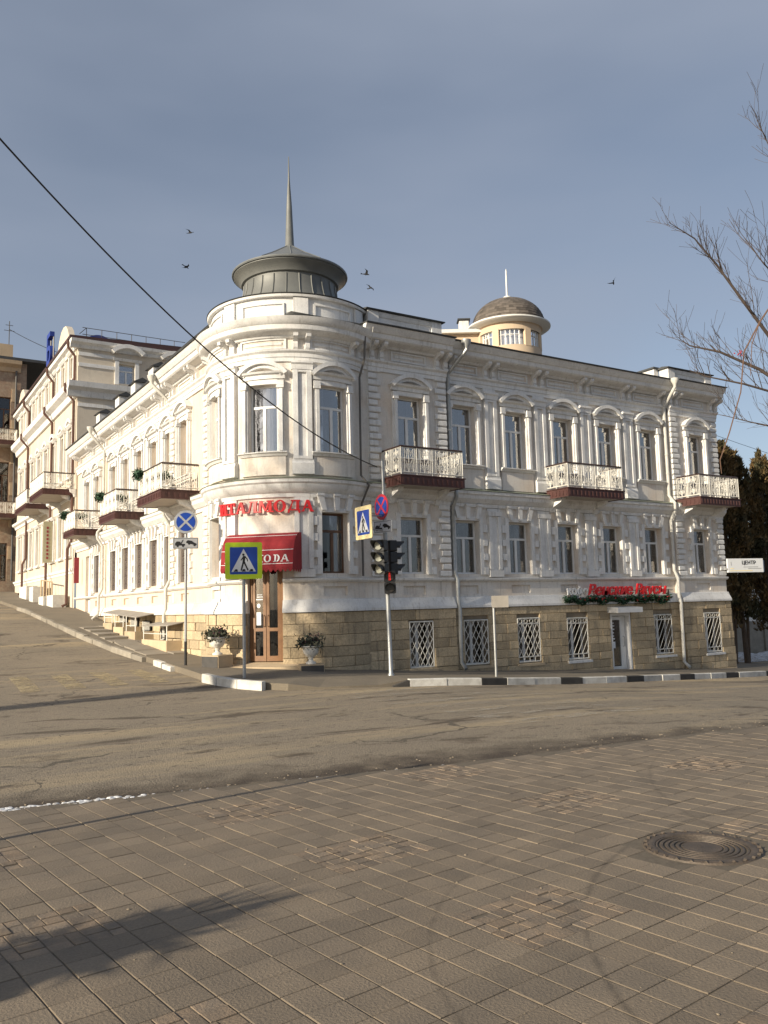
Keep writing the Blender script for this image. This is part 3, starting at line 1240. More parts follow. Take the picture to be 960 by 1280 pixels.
def grille(F, uc, w, z0, z1, parent, fancy):
    mb = MB()
    d = .06
    a, b = uc - w / 2, uc + w / 2
    P = lambda u, z: Vector(F(u, d, z))
    for p, q in (((a, z0), (b, z0)), ((b, z0), (b, z1)), ((b, z1), (a, z1)), ((a, z1), (a, z0))):
        mb.bar(P(*p), P(*q), .03)
    lo, hi = (z0, z1)
    if fancy:
        lo, hi = z0 + .15, z1 - .17
        for zz in (lo, hi):
            mb.bar(P(a, zz), P(b, zz), .024)
        n = 4
        for i in range(n):
            c = a + w * (i + .5) / n
            pts = [P(c + .07 * math.cos(t * .6283), (z1 + hi) / 2 + .06 * math.sin(t * .6283)) for t in range(11)]
            mb.tube(pts, .011, 4)
            mb.bar(P(a + w * i / n, z0), P(a + w * i / n, lo), .018)
    H = hi - lo
    sl = 1.75
    n = 8
    step = w / n * 1.75
    for sgn in (-1, 1) if fancy != 2 else (1,):
        o = -H / sl
        while o < w + H / sl:
            # line u = o + sgn*(z-lo)/sl
            pts = []
            if sgn > 0:
                t0, t1 = max(0, -o * sl), min(H, (w - o) * sl)
                if t1 - t0 > .02:
                    pts = [P(a + o + t0 / sl, lo + t0), P(a + o + t1 / sl, lo + t1)]
            else:
                t0, t1 = max(0, (o - w) * sl), min(H, o * sl)
                if t1 - t0 > .02:
                    pts = [P(a + o - t0 / sl, lo + t0), P(a + o - t1 / sl, lo + t1)]
            if pts:
                mb.bar(*pts, .017)
            o += step
    return mb.build('grille', 'iron_white', parent)


mansion = thing('corner_mansion', 'ornate two storey cream mansion with a round corner turret, stone basement and white iron balconies', 'building', (10.65, 22.05, 0.05))
R0, R1 = Fr('R'), Fr('R', .16)
L0, L1 = Fr('L'), Fr('L', .16)
T0 = Fr('T')
TU = RT * math.pi / 180
# (frame, u0, u1, upper/lower window centres, pilaster centres, basement windows, quoins)
RW = [15.6, 17.69, 19.77, 21.86, 23.95]
LW = [27.75, 29.5, 31.37, 33.25, 35.15, 38.0, 39.85]
SEGS = [
    ('right_bay', R1, 11.75, 14.86, [13.52], [], [(13.62, .86, -.12, 1.22)], [(12.28, 1), (14.62, -1)]),
    ('right_main', R0, 14.86, 25.0, RW, [16.65, 18.73, 20.81, 22.9], [(15.72, .95, -.16, 1.2), (17.8, .95, -.2, 1.2), (19.9, .95, -.22, 1.15), (24.06, .95, -.26, 1.15)], []),
    ('right_end', R1, 25.0, 27.72, [26.4], [], [(26.55, .95, -.3, 1.15)], [(25.24, 1), (27.48, -1)]),
    ('left_bay', L1, 23.0, 27.1, [25.75], [], [], [(23.75, 1), (26.85, -1)]),
    ('left_main', L0, 27.1, 42.29, LW, [28.62, 30.44, 32.31, 34.2, 38.93], [], []),
    ('turret', T0, -96 * TU, 96 * TU, [-48 * TU, 0, 48 * TU], [-26 * TU, 26 * TU], [], []),
]
CURT = ['wide', 'right', 'both', 'full', 'wide', 'left', 'full', 'both', 'wide']
ci = 0
DOOR_W = 1.0
plinth = MB().box(13.0, 26.5, 22.2, 30.5, -1.6, 1.4).build('plinth', 'stone_joint', mansion)
for nm, F, u0, u1, wins, pils, base, quo in SEGS:
    tower = nm == 'turret'
    left = nm.startswith('left')
    holes = []
    ww = .84 if tower else WW
    for i, c in enumerate(wins):
        if tower:
            holes.append((c - ww / 2, c + ww / 2, ZU0 - .1, ZU1 - .1, .24, False))
        else:
            holes.append((c - ww / 2, c + ww / 2, ZU0, ZU1, .24, False))
        if tower and i == 1:
            continue
        if left and c == 39.85:
            holes.append((c - .5, c + .5, 1.72, ZG1 + .1, .2, False))
            continue
        holes.append((c - ww / 2, c + ww / 2, ZG0, ZG1, .24, False))
        if not (nm == 'right_main' and c in (21.86,)):
            holes.append((c - .38, c + .38, 1.97, 2.22, .07, True))
    if tower:
        holes.append((-DOOR_W / 2, DOOR_W / 2, .2, 3.2, .22, False))
        z_bot = -.8
        wall(F, u0, u1, z_bot, 9.5, holes, 'wall', 'plaster', mansion, ret=.3)
    else:
        z_bot = 1.5 if not left else 0.1
        holes2 = list(holes)
        wall(F, u0, u1, z_bot, 9.6, holes2, 'wall', 'plaster' if not left else 'peach', mansion)
    for i, c in enumerate(wins):
        zu0, zu1 = (ZU0 - .1, ZU1 - .1) if tower else (ZU0, ZU1)
        fr = sash(F, c, ww, zu0, zu1, mansion, dep=.13 if tower else .2, curtain='full' if tower and i == 1 else CURT[ci % len(CURT)])  # middle turret window: the full pale curtain stands in for a white reflection
        if tower:
            ZU0 -= .1
            ZU1 -= .1
        upper_dress(F, c, fr, ww)
        if tower:
            ZU0 += .1
            ZU1 += .1
        if tower and i == 1:
            ci += 1
            continue
        if left and c == 39.85:
            k = MB().lbox(F, c - .49, c - .01, -.19, -.13, 1.73, ZG1 + .08)
            k.lbox(F, c + .01, c + .49, -.19, -.13, 1.73, ZG1 + .08)
            for s in (-1, 1):
                for zz in (1.9, 2.7, 3.5):
                    k.lbox(F, c + s * .25 - .16, c + s * .25 + .16, -.13, -.115, zz, zz + .6)
            k.build('gate', 'upvc', mansion)
            ci += 1
            continue
        if tower:
            fr = sash(F, c, ww, ZG0, ZG1, mansion, m='wood_dark', gm='glass_dark', tr=.70, curtain=None)
        else:
            fr = sash(F, c, ww, ZG0, ZG1, mansion, m='upvc', gm='glass_dark', curtain={19.77: 'blind', 23.95: 'left', 26.4: 'full', 17.69: 'right', 13.52: 'left', 29.5: 'full', 33.25: 'blind'}.get(c))
            if left:
                k = MB()
                a, b = c - ww / 2, c + ww / 2
                for q in range(7):
                    u = a + ww * q / 6
                    k.bar(F(u, -.05, ZG0 + .02), F(u, -.05, ZG1 - .02), .02)
                for q in range(5):
                    for s in (-1, 1):
                        cc, zz = c + s * ww * .25, ZG0 + .2 + q * .31
                        k.tube([F(cc + .13 * math.cos(t * .7) * (1 - t * .06), -.05, zz + .13 * math.sin(t * .7) * (1 - t * .06)) for t in range(13)], .012, 4)
                k.build('grille', 'handrail', fr)
        lower_dress(F, c, fr, ww)
        ci += 1
    for c in pils:
        pilaster(F, c, .5, mansion)
    # horizontal mouldings
    a, b = u0, u1
    if not tower:
        MB().lprof(F, a - .0, b + .0, CORNICE).build('cornice', 'trim', mansion)
        MB().lprof(F, a - .01, b + .01, DRIP).build('gutter_edge', 'roof_dark', mansion)
    else:
        MB().lprof(F, a, b, [(d * .78, z - .16) for d, z in CORNICE]).build('cornice', 'trim', mansion, smooth=True)
    MB().lprof(F, a - .0, b + .0, SHIFT(ARCHI, -.12 if tower else 0)).build('architrave', 'trim', mansion, smooth=tower)
    MB().lprof(F, a - .0, b + .0, SHIFT(MIDC, -.02) if tower else MIDC).build('string_course', 'trim', mansion, smooth=tower)
    k = MB().lprof(F, a + .01, b - .01, [(.02, 5.16 - .03 * tower), (.31, 5.085 - .02 * tower), (.325, 5.10 - .02 * tower), (.02, 5.19 - .03 * tower)])
    k.build('flashing', 'flashing', mansion)
    if tower:
        dw = DOOR_W / 2
        for p, q in ((a, -dw - .001), (dw + .001, b)):
            MB().lprof(F, p, q, LEDGE).build('ledge', 'trim', mansion, smooth=True)
            MB().lprof(F, p, q, TORUS).build('base_moulding', 'trim', mansion, smooth=True)
    else:
        MB().lprof(F, a, b, LEDGE).build('ledge', 'trim', mansion)
        if nm == 'right_main':
            MB().lprof(F, a, b, TORUS).build('base_moulding', 'trim', mansion)
        else:
            MB().lprof(F, a, b if not left else min(b, 38.5), TORUS).build('base_moulding', 'trim' if not left else 'plaster', mansion)
    # frieze panels and brackets
    if tower:
        cent = [-48 * TU, 0, 48 * TU]
        pb = [-26 * TU, 26 * TU, -68 * TU, 68 * TU]
    elif len(wins) > 1:
        cent = wins
        pb = pils + ([36.6] if left else [])
        pb = pb + ([14.98, 24.8] if not left else [41.6])
    else:
        cent = wins
        pb = [wins[0] - 1.15, wins[0] + 1.15]
    dz = -.14 if tower else 0
    for c in cent:
        hw = .62 if not tower else .66
        k = MB()
        for (p, q, zz0, zz1) in ((c - hw, c + hw, 8.80, 8.845), (c - hw, c + hw, 9.045, 9.09), (c - hw, c - hw + .05, 8.846, 9.044), (c + hw - .05, c + hw, 8.846, 9.044)):
            k.lbox(F, p, q, -.01, .035, zz0 + dz, zz1 + dz)
        k.lbox(F, c - hw + .12, c + hw - .12, -.01, .02, 8.91 + dz, 8.98 + dz)
        k.build('frieze_panel', 'trim', mansion)
    for c in pb:
        for s in (-.16, .16):
            if tower:
                mb = MB()
                uc = c + s
                mb.lprof(F, uc - .06, uc + .06, [(d * .8, z - .15) for d, z in [(-.02, 8.80), (.07, 8.80), (.11, 8.84), (.12, 8.94), (.10, 9.0), (.20, 9.06), (.34, 9.10), (.36, 9.18), (-.02, 9.2)]])
                mb.build('bracket', 'trim', mansion)
            else:
                bracket(F, c + s, mansion)
    # quoins
    for c, sgn in quo:
        zq, i = 2.48, 0
        while zq < 8.4:
            if 4.45 < zq < 5.2:
                zq = 5.22
                i = 0
            w = .40 if i % 2 == 0 else .30
            p, q = (c - .2, c - .2 + w) if sgn > 0 else (c + .2 - w, c + .2)
            h = .185
            k = MB()
            k.lprof(F, p, q, [(-.02, zq + .012), (.045, zq + .012), (.07, zq + .035), (.07, zq + h - .035), (.045, zq + h - .012), (-.02, zq + h - .012)])
            k.build('quoin_block', 'trim', mansion)
            zq += h + .012
            i += 1
    # plinth
    FP = F.shift(.0)
    bh = [(c - w / 2, c + w / 2, z0, z1) for c, w, z0, z1 in base]
    if nm == 'right_main':
        bh2 = bh + [(21.4, 22.42, -.85, 1.26)]
    elif tower:
        bh2 = [(-dw, dw, -1, 1.6)]
    else:
        bh2 = bh
    if not left and not tower:
        wall(FP.shift(.08), u0 if nm != 'right_main' else u0 + .01, u1 if nm != 'right_main' else u1 - .01, -1.6, 1.552, [(h[0], h[1], h[2], h[3], .3, False) for h in bh2], 'plinth_backing', 'stone_joint', plinth)
    elif tower:
        for p, q in ((a, -dw), (dw, b)):
            wall(FP.shift(.05), p, q, -.9, 1.552, [], 'plinth_backing', 'stone_joint', plinth, ret=.3)
    else:
        wall(FP.shift(.05), u0, min(u1, 37.5), 0, 1.552, [], 'plinth_backing', 'stone_joint', plinth)
    stone_courses(FP, (u0 if not tower else -80 * TU), (u1 if not tower else 80 * TU) if not left else min(u1, 36.4), bh2, plinth, avg=.72)
    for i, (c, w, z0, z1) in enumerate(base):
        fr = sash(FP.shift(.08), c, w - .004, z0, z1, mansion, name='basement_window', m='upvc', gm='glass_dark', tr=.99, dep=.22)
        fancy = {13.62: 0, 15.72: 0, 17.8: 1, 19.9: 2, 24.06: 2, 26.55: 2}[c]
        grille(FP.shift(.08), c, w - .05, z0 + .03, z1 - .03, fr, fancy)
        k = MB().lprof(FP, c - w / 2 - .06, c + w / 2 + .06, [(.05, z0 - .1), (.24, z0 - .1), (.24, z0 - .03), (.05, z0 - .002)])
        k.build('sill', 'sandstone' if c < 18 else 'trim', fr)

# street door of the turret
dr = thing('street_door', 'brown wooden double door with tall dark glass panes under the red awning', 'door', (AX - 1.66, AY - 1.66, .2))
F = T0
k = MB()
zb, zt = .30, 3.18
for p, q in ((-.495, -.42), (.42, .495)):
    k.lbox(F, p, q, -.2, -.1, zb, zt)
k.lbox(F, -.419, .419, -.2, -.1, zt - .07, zt)
frd = k.build('door_frame', 'wood', dr)
for s in (-1, 1):
    p, q = (-.415, -.008) if s < 0 else (.008, .415)
    k = MB()
    k.lbox(F, p, p + .085, -.17, -.115, zb, zt - .08)
    k.lbox(F, q - .085, q, -.17, -.115, zb, zt - .08)
    for zz, h in ((zb, .14), (1.08, .09), (zt - .2, .11)):
        k.lbox(F, p + .086, q - .086, -.168, -.117, zz, zz + h)
    leaf = k.build('door_leaf', 'wood', dr)
    for z0, z1 in ((zb + .14, 1.08), (1.17, zt - .2)):
        MB().lbox(F, p + .087, q - .087, -.148, -.138, z0 + .001, z1 - .001).build('pane', 'glass_dark', leaf)
    k = MB()
    hu = -.06 if s < 0 else .06
    k.tube([F(hu, -.115, 1.2), F(hu, -.06, 1.22), F(hu, -.06, 1.48), F(hu, -.115, 1.5)], .012, 6)
    k.build('handle', 'wood_dark', leaf)
    if s < 0:
        k = MB().lbox(F, p + .11, p + .25, -.137, -.134, 1.24, 1.58)
        k.build('notice', 'paper', leaf)
        k = MB()
        k.lpoly(F, [(p + .18 + .055 * math.cos(t * .5236), 1.75 + .06 * math.sin(t * .5236)) for t in range(12)], -.137, -.134)
        k.lbox(F, p + .10, p + .31, -.137, -.1345, 1.9, 1.93)
        k.lbox(F, p + .12, p + .31, -.137, -.1345, 1.97, 1.995)
        k.lbox(F, p + .13, p + .29, -.137, -.1345, 2.03, 2.05)
        k.build('opening_hours', 'paper', leaf)
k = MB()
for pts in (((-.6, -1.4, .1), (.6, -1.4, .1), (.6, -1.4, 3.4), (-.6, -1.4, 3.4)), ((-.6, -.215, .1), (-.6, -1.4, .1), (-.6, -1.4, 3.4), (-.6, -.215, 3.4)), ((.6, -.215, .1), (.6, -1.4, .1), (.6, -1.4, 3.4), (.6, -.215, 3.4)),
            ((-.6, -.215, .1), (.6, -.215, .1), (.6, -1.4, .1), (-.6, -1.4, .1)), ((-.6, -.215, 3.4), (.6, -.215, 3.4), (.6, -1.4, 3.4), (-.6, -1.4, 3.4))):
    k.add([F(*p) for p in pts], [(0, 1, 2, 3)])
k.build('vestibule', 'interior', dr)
# door step following the turret
k = MB()
k.lprof(T0, -1.15, 1.05, [(-.22, -.3), (.62, -.3), (.62, .2), (-.22, .285)])
k.build('door_step', 'sandstone', dr)

# cafe door of the right front
cd = thing('cafe_door', 'white plastic cafe door with narrow glass pane and flat white canopy in the stone basement', 'door', (21.9, 20.1, -.68))
F = R0
a, b, z0, z1 = 21.43, 22.39, -.68, 1.24
k = MB()
k.lbox(F, a, a + .07, -.12, .16, z0, z1)
k.lbox(F, b - .07, b, -.12, .16, z0, z1)
k.lbox(F, a + .071, b - .071, -.12, .155, z1 - .1, z1)
frd = k.build('door_frame', 'upvc', cd)
k = MB()
k.lbox(F, a + .08, a + .15, -.1, -.03, z0, z1 - .11)
k.lbox(F, b - .32, b - .08, -.1, -.03, z0, z1 - .11)
for zz, h in ((z0, .12), (z1 - .24, .12)):
    k.lbox(F, a + .151, b - .321, -.098, -.033, zz, zz + h)
leaf = k.build('door_leaf', 'upvc', cd)
MB().lbox(F, a + .152, b - .322, -.07, -.06, z0 + .121, z1 - .241).build('pane', 'glass_dark', leaf)
k = MB()
for zz, h in ((.05, .22), (.34, .05), (.44, .04), (.55, .04), (.66, .05), (.78, .04), (.88, .03)):
    k.lbox(F, a + .19, a + .40 - .05 * (zz > .3) * random.random(), -.058, -.055, zz, zz + h)
k.build('opening_hours', 'paper', leaf)
k = MB().tube([F(b - .2, -.03, .1), F(b - .2, .03, .12), F(b - .2, .03, .42), F(b - .2, -.03, .44)], .014, 6)
k.build('handle', 'steel_pole', leaf)
k = MB().lprof(F, a - .12, b + .12, [(.05, 1.255), (.62, 1.25), (.62, 1.42), (.05, 1.46)])
k.build('canopy', 'upvc', cd)
k = MB()
for pts in (((a - .1, -.9, z0 - .1), (b + .1, -.9, z0 - .1), (b + .1, -.9, 1.5), (a - .1, -.9, 1.5)), ((a - .1, -.22, z0 - .1), (a - .1, -.9, z0 - .1), (a - .1, -.9, 1.5), (a - .1, -.22, 1.5)),
            ((b + .1, -.22, z0 - .1), (b + .1, -.9, z0 - .1), (b + .1, -.9, 1.5), (b + .1, -.22, 1.5))):
    k.add([F(*p) for p in pts], [(0, 1, 2, 3)])
k.build('vestibule', 'interior', cd)

# ---- roof, attic parapets, turret roof
k = MB()
for poly in (((19.62, 9.60), (25.5, 10.55), (31.5, 9.60)),):
    k.prism([(p, z) for p, z in poly], lambda p, z, t: (t, p, z), 9.5, 27.78)
k.prism([(8.24, 9.605), (13.5, 10.5), (19.0, 9.605)], lambda p, z, t: (p, t, z), 21.5, 42.15)
roof = k.build('roof', 'roof_metal', mansion)
k = MB()
k.box(27.55, 27.7, 20.3, 31.3, -1.5, 9.62)
k.box(18.7, 27.54, 31.15, 31.3, -1.5, 9.62)
k.box(9.0, 18.7, 41.9, 42.05, 0, 9.62)
k.box(18.55, 18.7, 31.31, 41.9, -1, 9.62)
k.build('wall', 'plaster', mansion)


def parapet(F, u0, u1, z0, z1, depth, panels, end=None):
    k = MB()
    k.lbox(F, u0, u1, -.32, .0, z0, z1)
    pw = .34
    for c in (u0 + pw / 2, u1 - pw / 2):
        k.lbox(F, c - pw / 2 - .012, c + pw / 2 + .012, -.34, .06, z0, z1 + .01)
    k.lprof(F, u0 + pw + .02, u1 - pw - .02, [(-.0, z1 - .16), (.03, z1 - .14), (.06, z1 - .06), (.06, z1 - .002), (-.0, z1 - .002)])
    k.lbox(F, u0 + pw + .02, u1 - pw - .02, 0, .05, z0, z0 + .1)
    o = k.build('attic_parapet', 'trim', mansion)
    k = MB().lprof(F, u0 - .1, u1 + .1, [(-.45, z1 + .012), (.13, z1 + .012), (.15, z1 + .04), (-.16, z1 + .1), (-.47, z1 + .04)])
    k.build('coping', 'roof_dark', o)
    return o


parapet(R1.shift(-.02), 12.15, 14.75, 9.6, 10.22, .3, 1)
parapet(R1.shift(-.02), 25.15, 27.6, 9.6, 10.2, .3, 1)
parapet(L1.shift(-.02), 23.4, 26.95, 9.6, 10.15, .3, 1)
# side return of the far attic
k = MB().box(24.9, 25.14, 20.45, 25.0, 9.62, 10.26)
k.box(22.4, 24.89, 23.8, 24.05, 10.1, 10.75)
o = k.build('attic_parapet', 'trim', mansion)
MB().box(24.82, 25.2, 20.4, 25.05, 10.262, 10.32).build('coping', 'roof_dark', o)
for yc in (28.62, 30.9, 33.2, 36.4):
    o = MB().box(8.35, 8.85, yc - .3, yc + .3, 9.66, 10.2).build('attic_pedestal', 'trim', mansion)
    k = MB()
    k.add([(8.25, yc - .4, 10.202), (8.95, yc - .4, 10.202), (8.95, yc + .4, 10.202), (8.25, yc + .4, 10.202), (8.6, yc - .4, 10.38), (8.6, yc + .4, 10.38)],
          [(0, 1, 2, 3), (0, 4, 1), (1, 4, 5, 2), (2, 5, 3), (3, 5, 4, 0)])
    k.build('coping', 'roof_dark', o)

# turret attic ring
k = MB()
k.lprof(T0, -80 * TU, 80 * TU, [(-.35, 9.4), (-.02, 9.4), (-.02, 10.12), (-.35, 10.12)])
for c in (-26, 26, -74, 74):
    k.lbox(T0, c * TU - .2, c * TU + .2, -.01, .05, 9.42, 10.1)
for c in (0, -50, 50):
    hw = .62
    for (p, q, z0, z1) in ((-hw, hw, 9.58, 9.62), (-hw, hw, 9.92, 9.96), (-hw, -hw + .05, 9.621, 9.919), (hw - .05, hw, 9.621, 9.919)):
        k.lbox(T0, c * TU + p, c * TU + q, -.03, .025, z0, z1)
ring = k.build('turret_attic', 'trim', mansion)
MB().lprof(T0, -82 * TU, 82 * TU, [(-.4, 10.122), (.09, 10.122), (.11, 10.18), (.07, 10.2), (-.4, 10.24)]).build('coping', 'trim', ring, smooth=True)
MB().lprof(T0, -82 * TU, 82 * TU, [(-.45, 10.242), (.1, 10.203), (.13, 10.215), (-.45, 10.27)]).build('flashing', 'roof_dark', ring)

k = MB()
k.lathe([(2.3, 10.2), (1.72, 10.3), (1.60, 10.42), (1.47, 10.7), (1.40, 10.98), (1.38, 11.22), (1.42, 11.36)], 48, (AX, AY))
for i in range(24):
    a = 2 * math.pi * i / 24
    pts = [(AX + r * math.cos(a), AY + r * math.sin(a), z) for r, z in ((1.73, 10.3), (1.61, 10.42), (1.48, 10.7), (1.41, 10.98), (1.39, 11.22))]
    k.tube(pts, .017, 4)
troof = k.build('turret_roof', 'dome_metal', mansion, smooth=True)
k = MB()
k.lathe([(1.40, 11.26), (1.46, 11.28), (1.50, 11.36), (1.60, 11.46), (1.69, 11.53), (1.69, 11.56)], 48, (AX, AY))
k.build('rim', 'dome_metal', troof, smooth=True)
k = MB()
k.lathe([(1.64, 11.555), (1.73, 11.56), (1.745, 11.59), (1.735, 11.63), (1.66, 11.66), (.85, 12.12), (.16, 12.56), (.10, 12.6)], 48, (AX, AY))
for i in range(12):
    a = 2 * math.pi * i / 12 + .1
    k.tube([(AX + r * math.cos(a), AY + r * math.sin(a), z) for r, z in ((1.66, 11.665), (.85, 12.125), (.16, 12.565))], .018, 4)
k.build('cap', 'cap_metal', troof, smooth=True)
MB().lathe([(.20, 12.5), (.17, 12.58), (.135, 12.64), (.085, 13.9), (.03, 14.75), (.012, 15.5), (.001, 15.52)], 12, (AX, AY)).build('spire', 'dome_metal', troof, smooth=True)


# ---- balconies
def balcony(F, u0, u1, D, parent, zs=4.98, garland=None, consoles=True):
    zt = zs + .26
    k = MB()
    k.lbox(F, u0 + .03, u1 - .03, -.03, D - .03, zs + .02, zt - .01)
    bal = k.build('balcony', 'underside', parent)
    k = MB()
    e = .03
    k.lbox(F, u0, u0 + e, .0, D, zs, zt)
    k.lbox(F, u1 - e, u1, .0, D, zs, zt)
    k.lbox(F, u0 + e + .001, u1 - e - .001, D - e, D + .002, zs, zt)
    k.lbox(F, u0 - .03, u1 + .03, -.0, D + .03, zt, zt + .025)
    n = int((u1 - u0) / .16)
    for i in range(n):
        u = u0 + (u1 - u0) * (i + .5) / n
        k.lbox(F, u - .03, u + .03, D + .003, D + .02, zs + .05, zt - .06)
    n = int(D / .16)
    for i in range(n):
        d = D * (i + .5) / n
        for uu, s in ((u0, -1), (u1, 1)):
            k.lbox(F, min(uu + s * .001, uu + s * .018), max(uu + s * .001, uu + s * .018), d - .03, d + .03, zs + .05, zt - .06)
    k.build('fascia', 'brown_trim', bal)
    if consoles:
        for u in (u0 + .3, u1 - .3):
            k = MB().lprof(F, u - .08, u + .08, [(-.02, zs - .42), (.08, zs - .40), (.16, zs - .25), (.55, zs - .10), (.62, zs + .015), (-.02, zs + .015)])
            k.build('console', 'trim', bal)
    H = .82
    zb = zt + .1
    ztp = zt + H
    k = MB()
    sides = [((u0 + .04, .02), (u0 + .04, D - .04)), ((u0 + .04, D - .04), (u1 - .04, D - .04)), ((u1 - .04, D - .04), (u1 - .04, .02))]
    r_ = .009
    for (p, q) in sides:
        L = math.hypot(q[0] - p[0], q[1] - p[1])
        S = lambda s, z: F(p[0] + (q[0] - p[0]) * s / L, p[1] + (q[1] - p[1]) * s / L, z)
        k.bar(S(0, zb), S(L, zb), .028)
        k.bar(S(0, ztp - .03), S(L, ztp - .03), .02)
        npan = max(1, int(round(L / .55)))
        pw = L / npan
        for i in range(npan):
            s0 = i * pw
            for t in (0, .06, .12, pw - .12, pw - .06):
                k.bar(S(s0 + t, zt + .02 if t == 0 else zb), S(s0 + t, ztp - .02), .016 if t else .026)
            c = s0 + pw / 2
            hw = pw / 2 - .14
            zm = (zb + ztp) / 2
            hh = (ztp - zb) / 2 - .03
            for sx in (-1, 1):
                for sz in (-1, 1):
                    pts = []
                    for t in range(15):
                        a = math.pi / 2 - t * .62
                        rr = hw * .62 * (1 - t / 19)
                        pts.append(S(c + sx * (hw * .42 + rr * math.cos(a)), zm + sz * (hh * .58 + rr * .95 * math.sin(a))))
                    k.tube(pts, r_, 4)
                    pts = [S(c + sx * hw * .1, zm + sz * hh * .95), S(c + sx * hw * .55, zm + sz * hh * .3), S(c + sx * hw * .9, zm + sz * .02)]
                    k.tube(pts, r_, 4)
            k.bar(S(c, zb), S(c, ztp - .03), .014)
    k.build('railing', 'iron_white', bal)
    k = MB()
    for (p, q) in sides:
        k.bar(F(p[0], p[1], ztp), F(q[0], q[1], ztp), .045)
    k.build('handrail', 'handrail', bal)
    return bal


def leaf_cloud(k, pts, n, spread, size, rng=random):
    for _ in range(n):
        i = rng.randrange(len(pts) - 1)
        t = rng.random()
        c = Vector(pts[i]).lerp(Vector(pts[i + 1]), t) + Vector((rng.gauss(0, spread), rng.gauss(0, spread), rng.gauss(0, spread)))
        a = Vector((rng.gauss(0, 1), rng.gauss(0, 1), rng.gauss(0, 1))).normalized()
        b = a.orthogonal().normalized()
        s = size * rng.uniform(.6, 1.4)
        k.cur = rng.random()
        k.add([c - a * s, c + b * s * .45, c + a * s, c - b * s * .45], [(0, 1, 2, 3)])


balcony(R1, 12.46, 14.66, 1.05, mansion)
balcony(R0, 18.83, 21.36, 1.12, mansion)
balcony(R1, 25.12, 27.4, 1.08, mansion)
for L_, (p, q), nm in ((L1, (24.4, 26.9), 'upper'), (L0, (30.35, 32.7), 'mid'), (L0, (37.2, 39.4), 'far')):
    balcony(L_, p, q, 1.2, mansion, zs=5.02)
    k = MB()
    base_z = 5.28 + .82
    leaf_cloud(k, [L_(q - .02, .25, base_z + .02), L_(q - .0, .8, base_z - .03), L_(q + .02, 1.2, base_z - .04), L_(q - .5, 1.22, base_z - .02)], 900, .075, .065)
    o = k.build('balcony_garland', 'garland', rnd=True)
    tag(o, {'upper': 'green fir garland draped on the balcony rail beside the turret', 'mid': 'green fir garland on the rail of the middle side street balcony',
            'far': 'green fir garland on the rail of the side street balcony next to the drainpipe'}[nm], 'garland', 'garlands on side street balconies')


# ---- downpipes
def downpipe(F, u, ztop, zbot, eave_d, m, lean=0.0, hop=True, dw=.13):
    k = MB()
    pts = [F(u + lean, eave_d, ztop - .05), F(u + lean, eave_d, ztop - .28), F(u + lean * .5, (eave_d + dw) / 2, ztop - .62), F(u, dw, ztop - .95), F(u, dw, 5.4), F(u, dw + .24, 5.1), F(u, dw + .24, 4.85), F(u, dw + .02, 4.5),
           F(u, dw + .02, 2.7), F(u, dw + .16, 2.4), F(u, dw + .16, 1.75), F(u, dw + .22, 1.5), F(u, dw + .2, zbot + .25), F(u, dw + .42, zbot + .06)]
    k.tube(pts, .058, 10)
    for zz in (8.2, 6.9, 6.2, 3.9, 3.1):
        k.tube([F(u, dw, zz), F(u, dw, zz + .04)], .075, 10)
    o = k.build('downpipe', m, mansion, smooth=True)
    c = F(u + lean, eave_d, 0)
    k = MB().lathe([(.06, ztop - .25), (.07, ztop - .2), (.15, ztop - .06), (.155, ztop + .02), (.13, ztop + .02), (.1, ztop - .05)], 14, (c[0], c[1]))
    k.build('hopper', m, o, smooth=True)


downpipe(R0, 14.98, 9.62, g(15, 20), .70, 'galvanised', lean=.32)
downpipe(R0, 24.83, 9.62, g(24.8, 20), .70, 'pipe_white')
downpipe(L0, 27.3, 9.62, g(8.7, 27.3), .72, 'pipe_white', lean=.25)
downpipe(L0, 36.55, 9.62, g(8.7, 36.5), .72, 'pipe_white')
k = MB()
k.tube([(27.75, 20.9, 9.5), (27.95, 20.75, 9.15), (27.95, 20.75, -.6)], .06, 8)
k.build('downpipe', 'pipe_dark', mansion, smooth=True)
k = MB()
k.tube([T0(70 * TU, .34, 9.3), T0(70 * TU, .3, 8.6), T0(70 * TU, .12, 8.1), T0(70 * TU, .1, 5.3), T0(70 * TU, .36, 5.0), T0(70 * TU, .1, 4.5), T0(70 * TU, .1, 2.5)], .03, 6)
k.build('conduit', 'pipe_dark', mansion)
k = MB()
k.tube([R1(11.95, .62, 9.5), R1(11.98, .4, 9.0), R1(12.0, .15, 8.5), R1(12.0, .12, 5.3)], .012, 5)
k.build('conduit', 'pipe_white', mansion)

# ================================================================== shop signs
sgn = thing('shop_sign', 'curved row of red raised serif letters reading ИТАЛМОДА on the turret', 'sign', (AX - 1.9, AY - 1.9, 4.1))


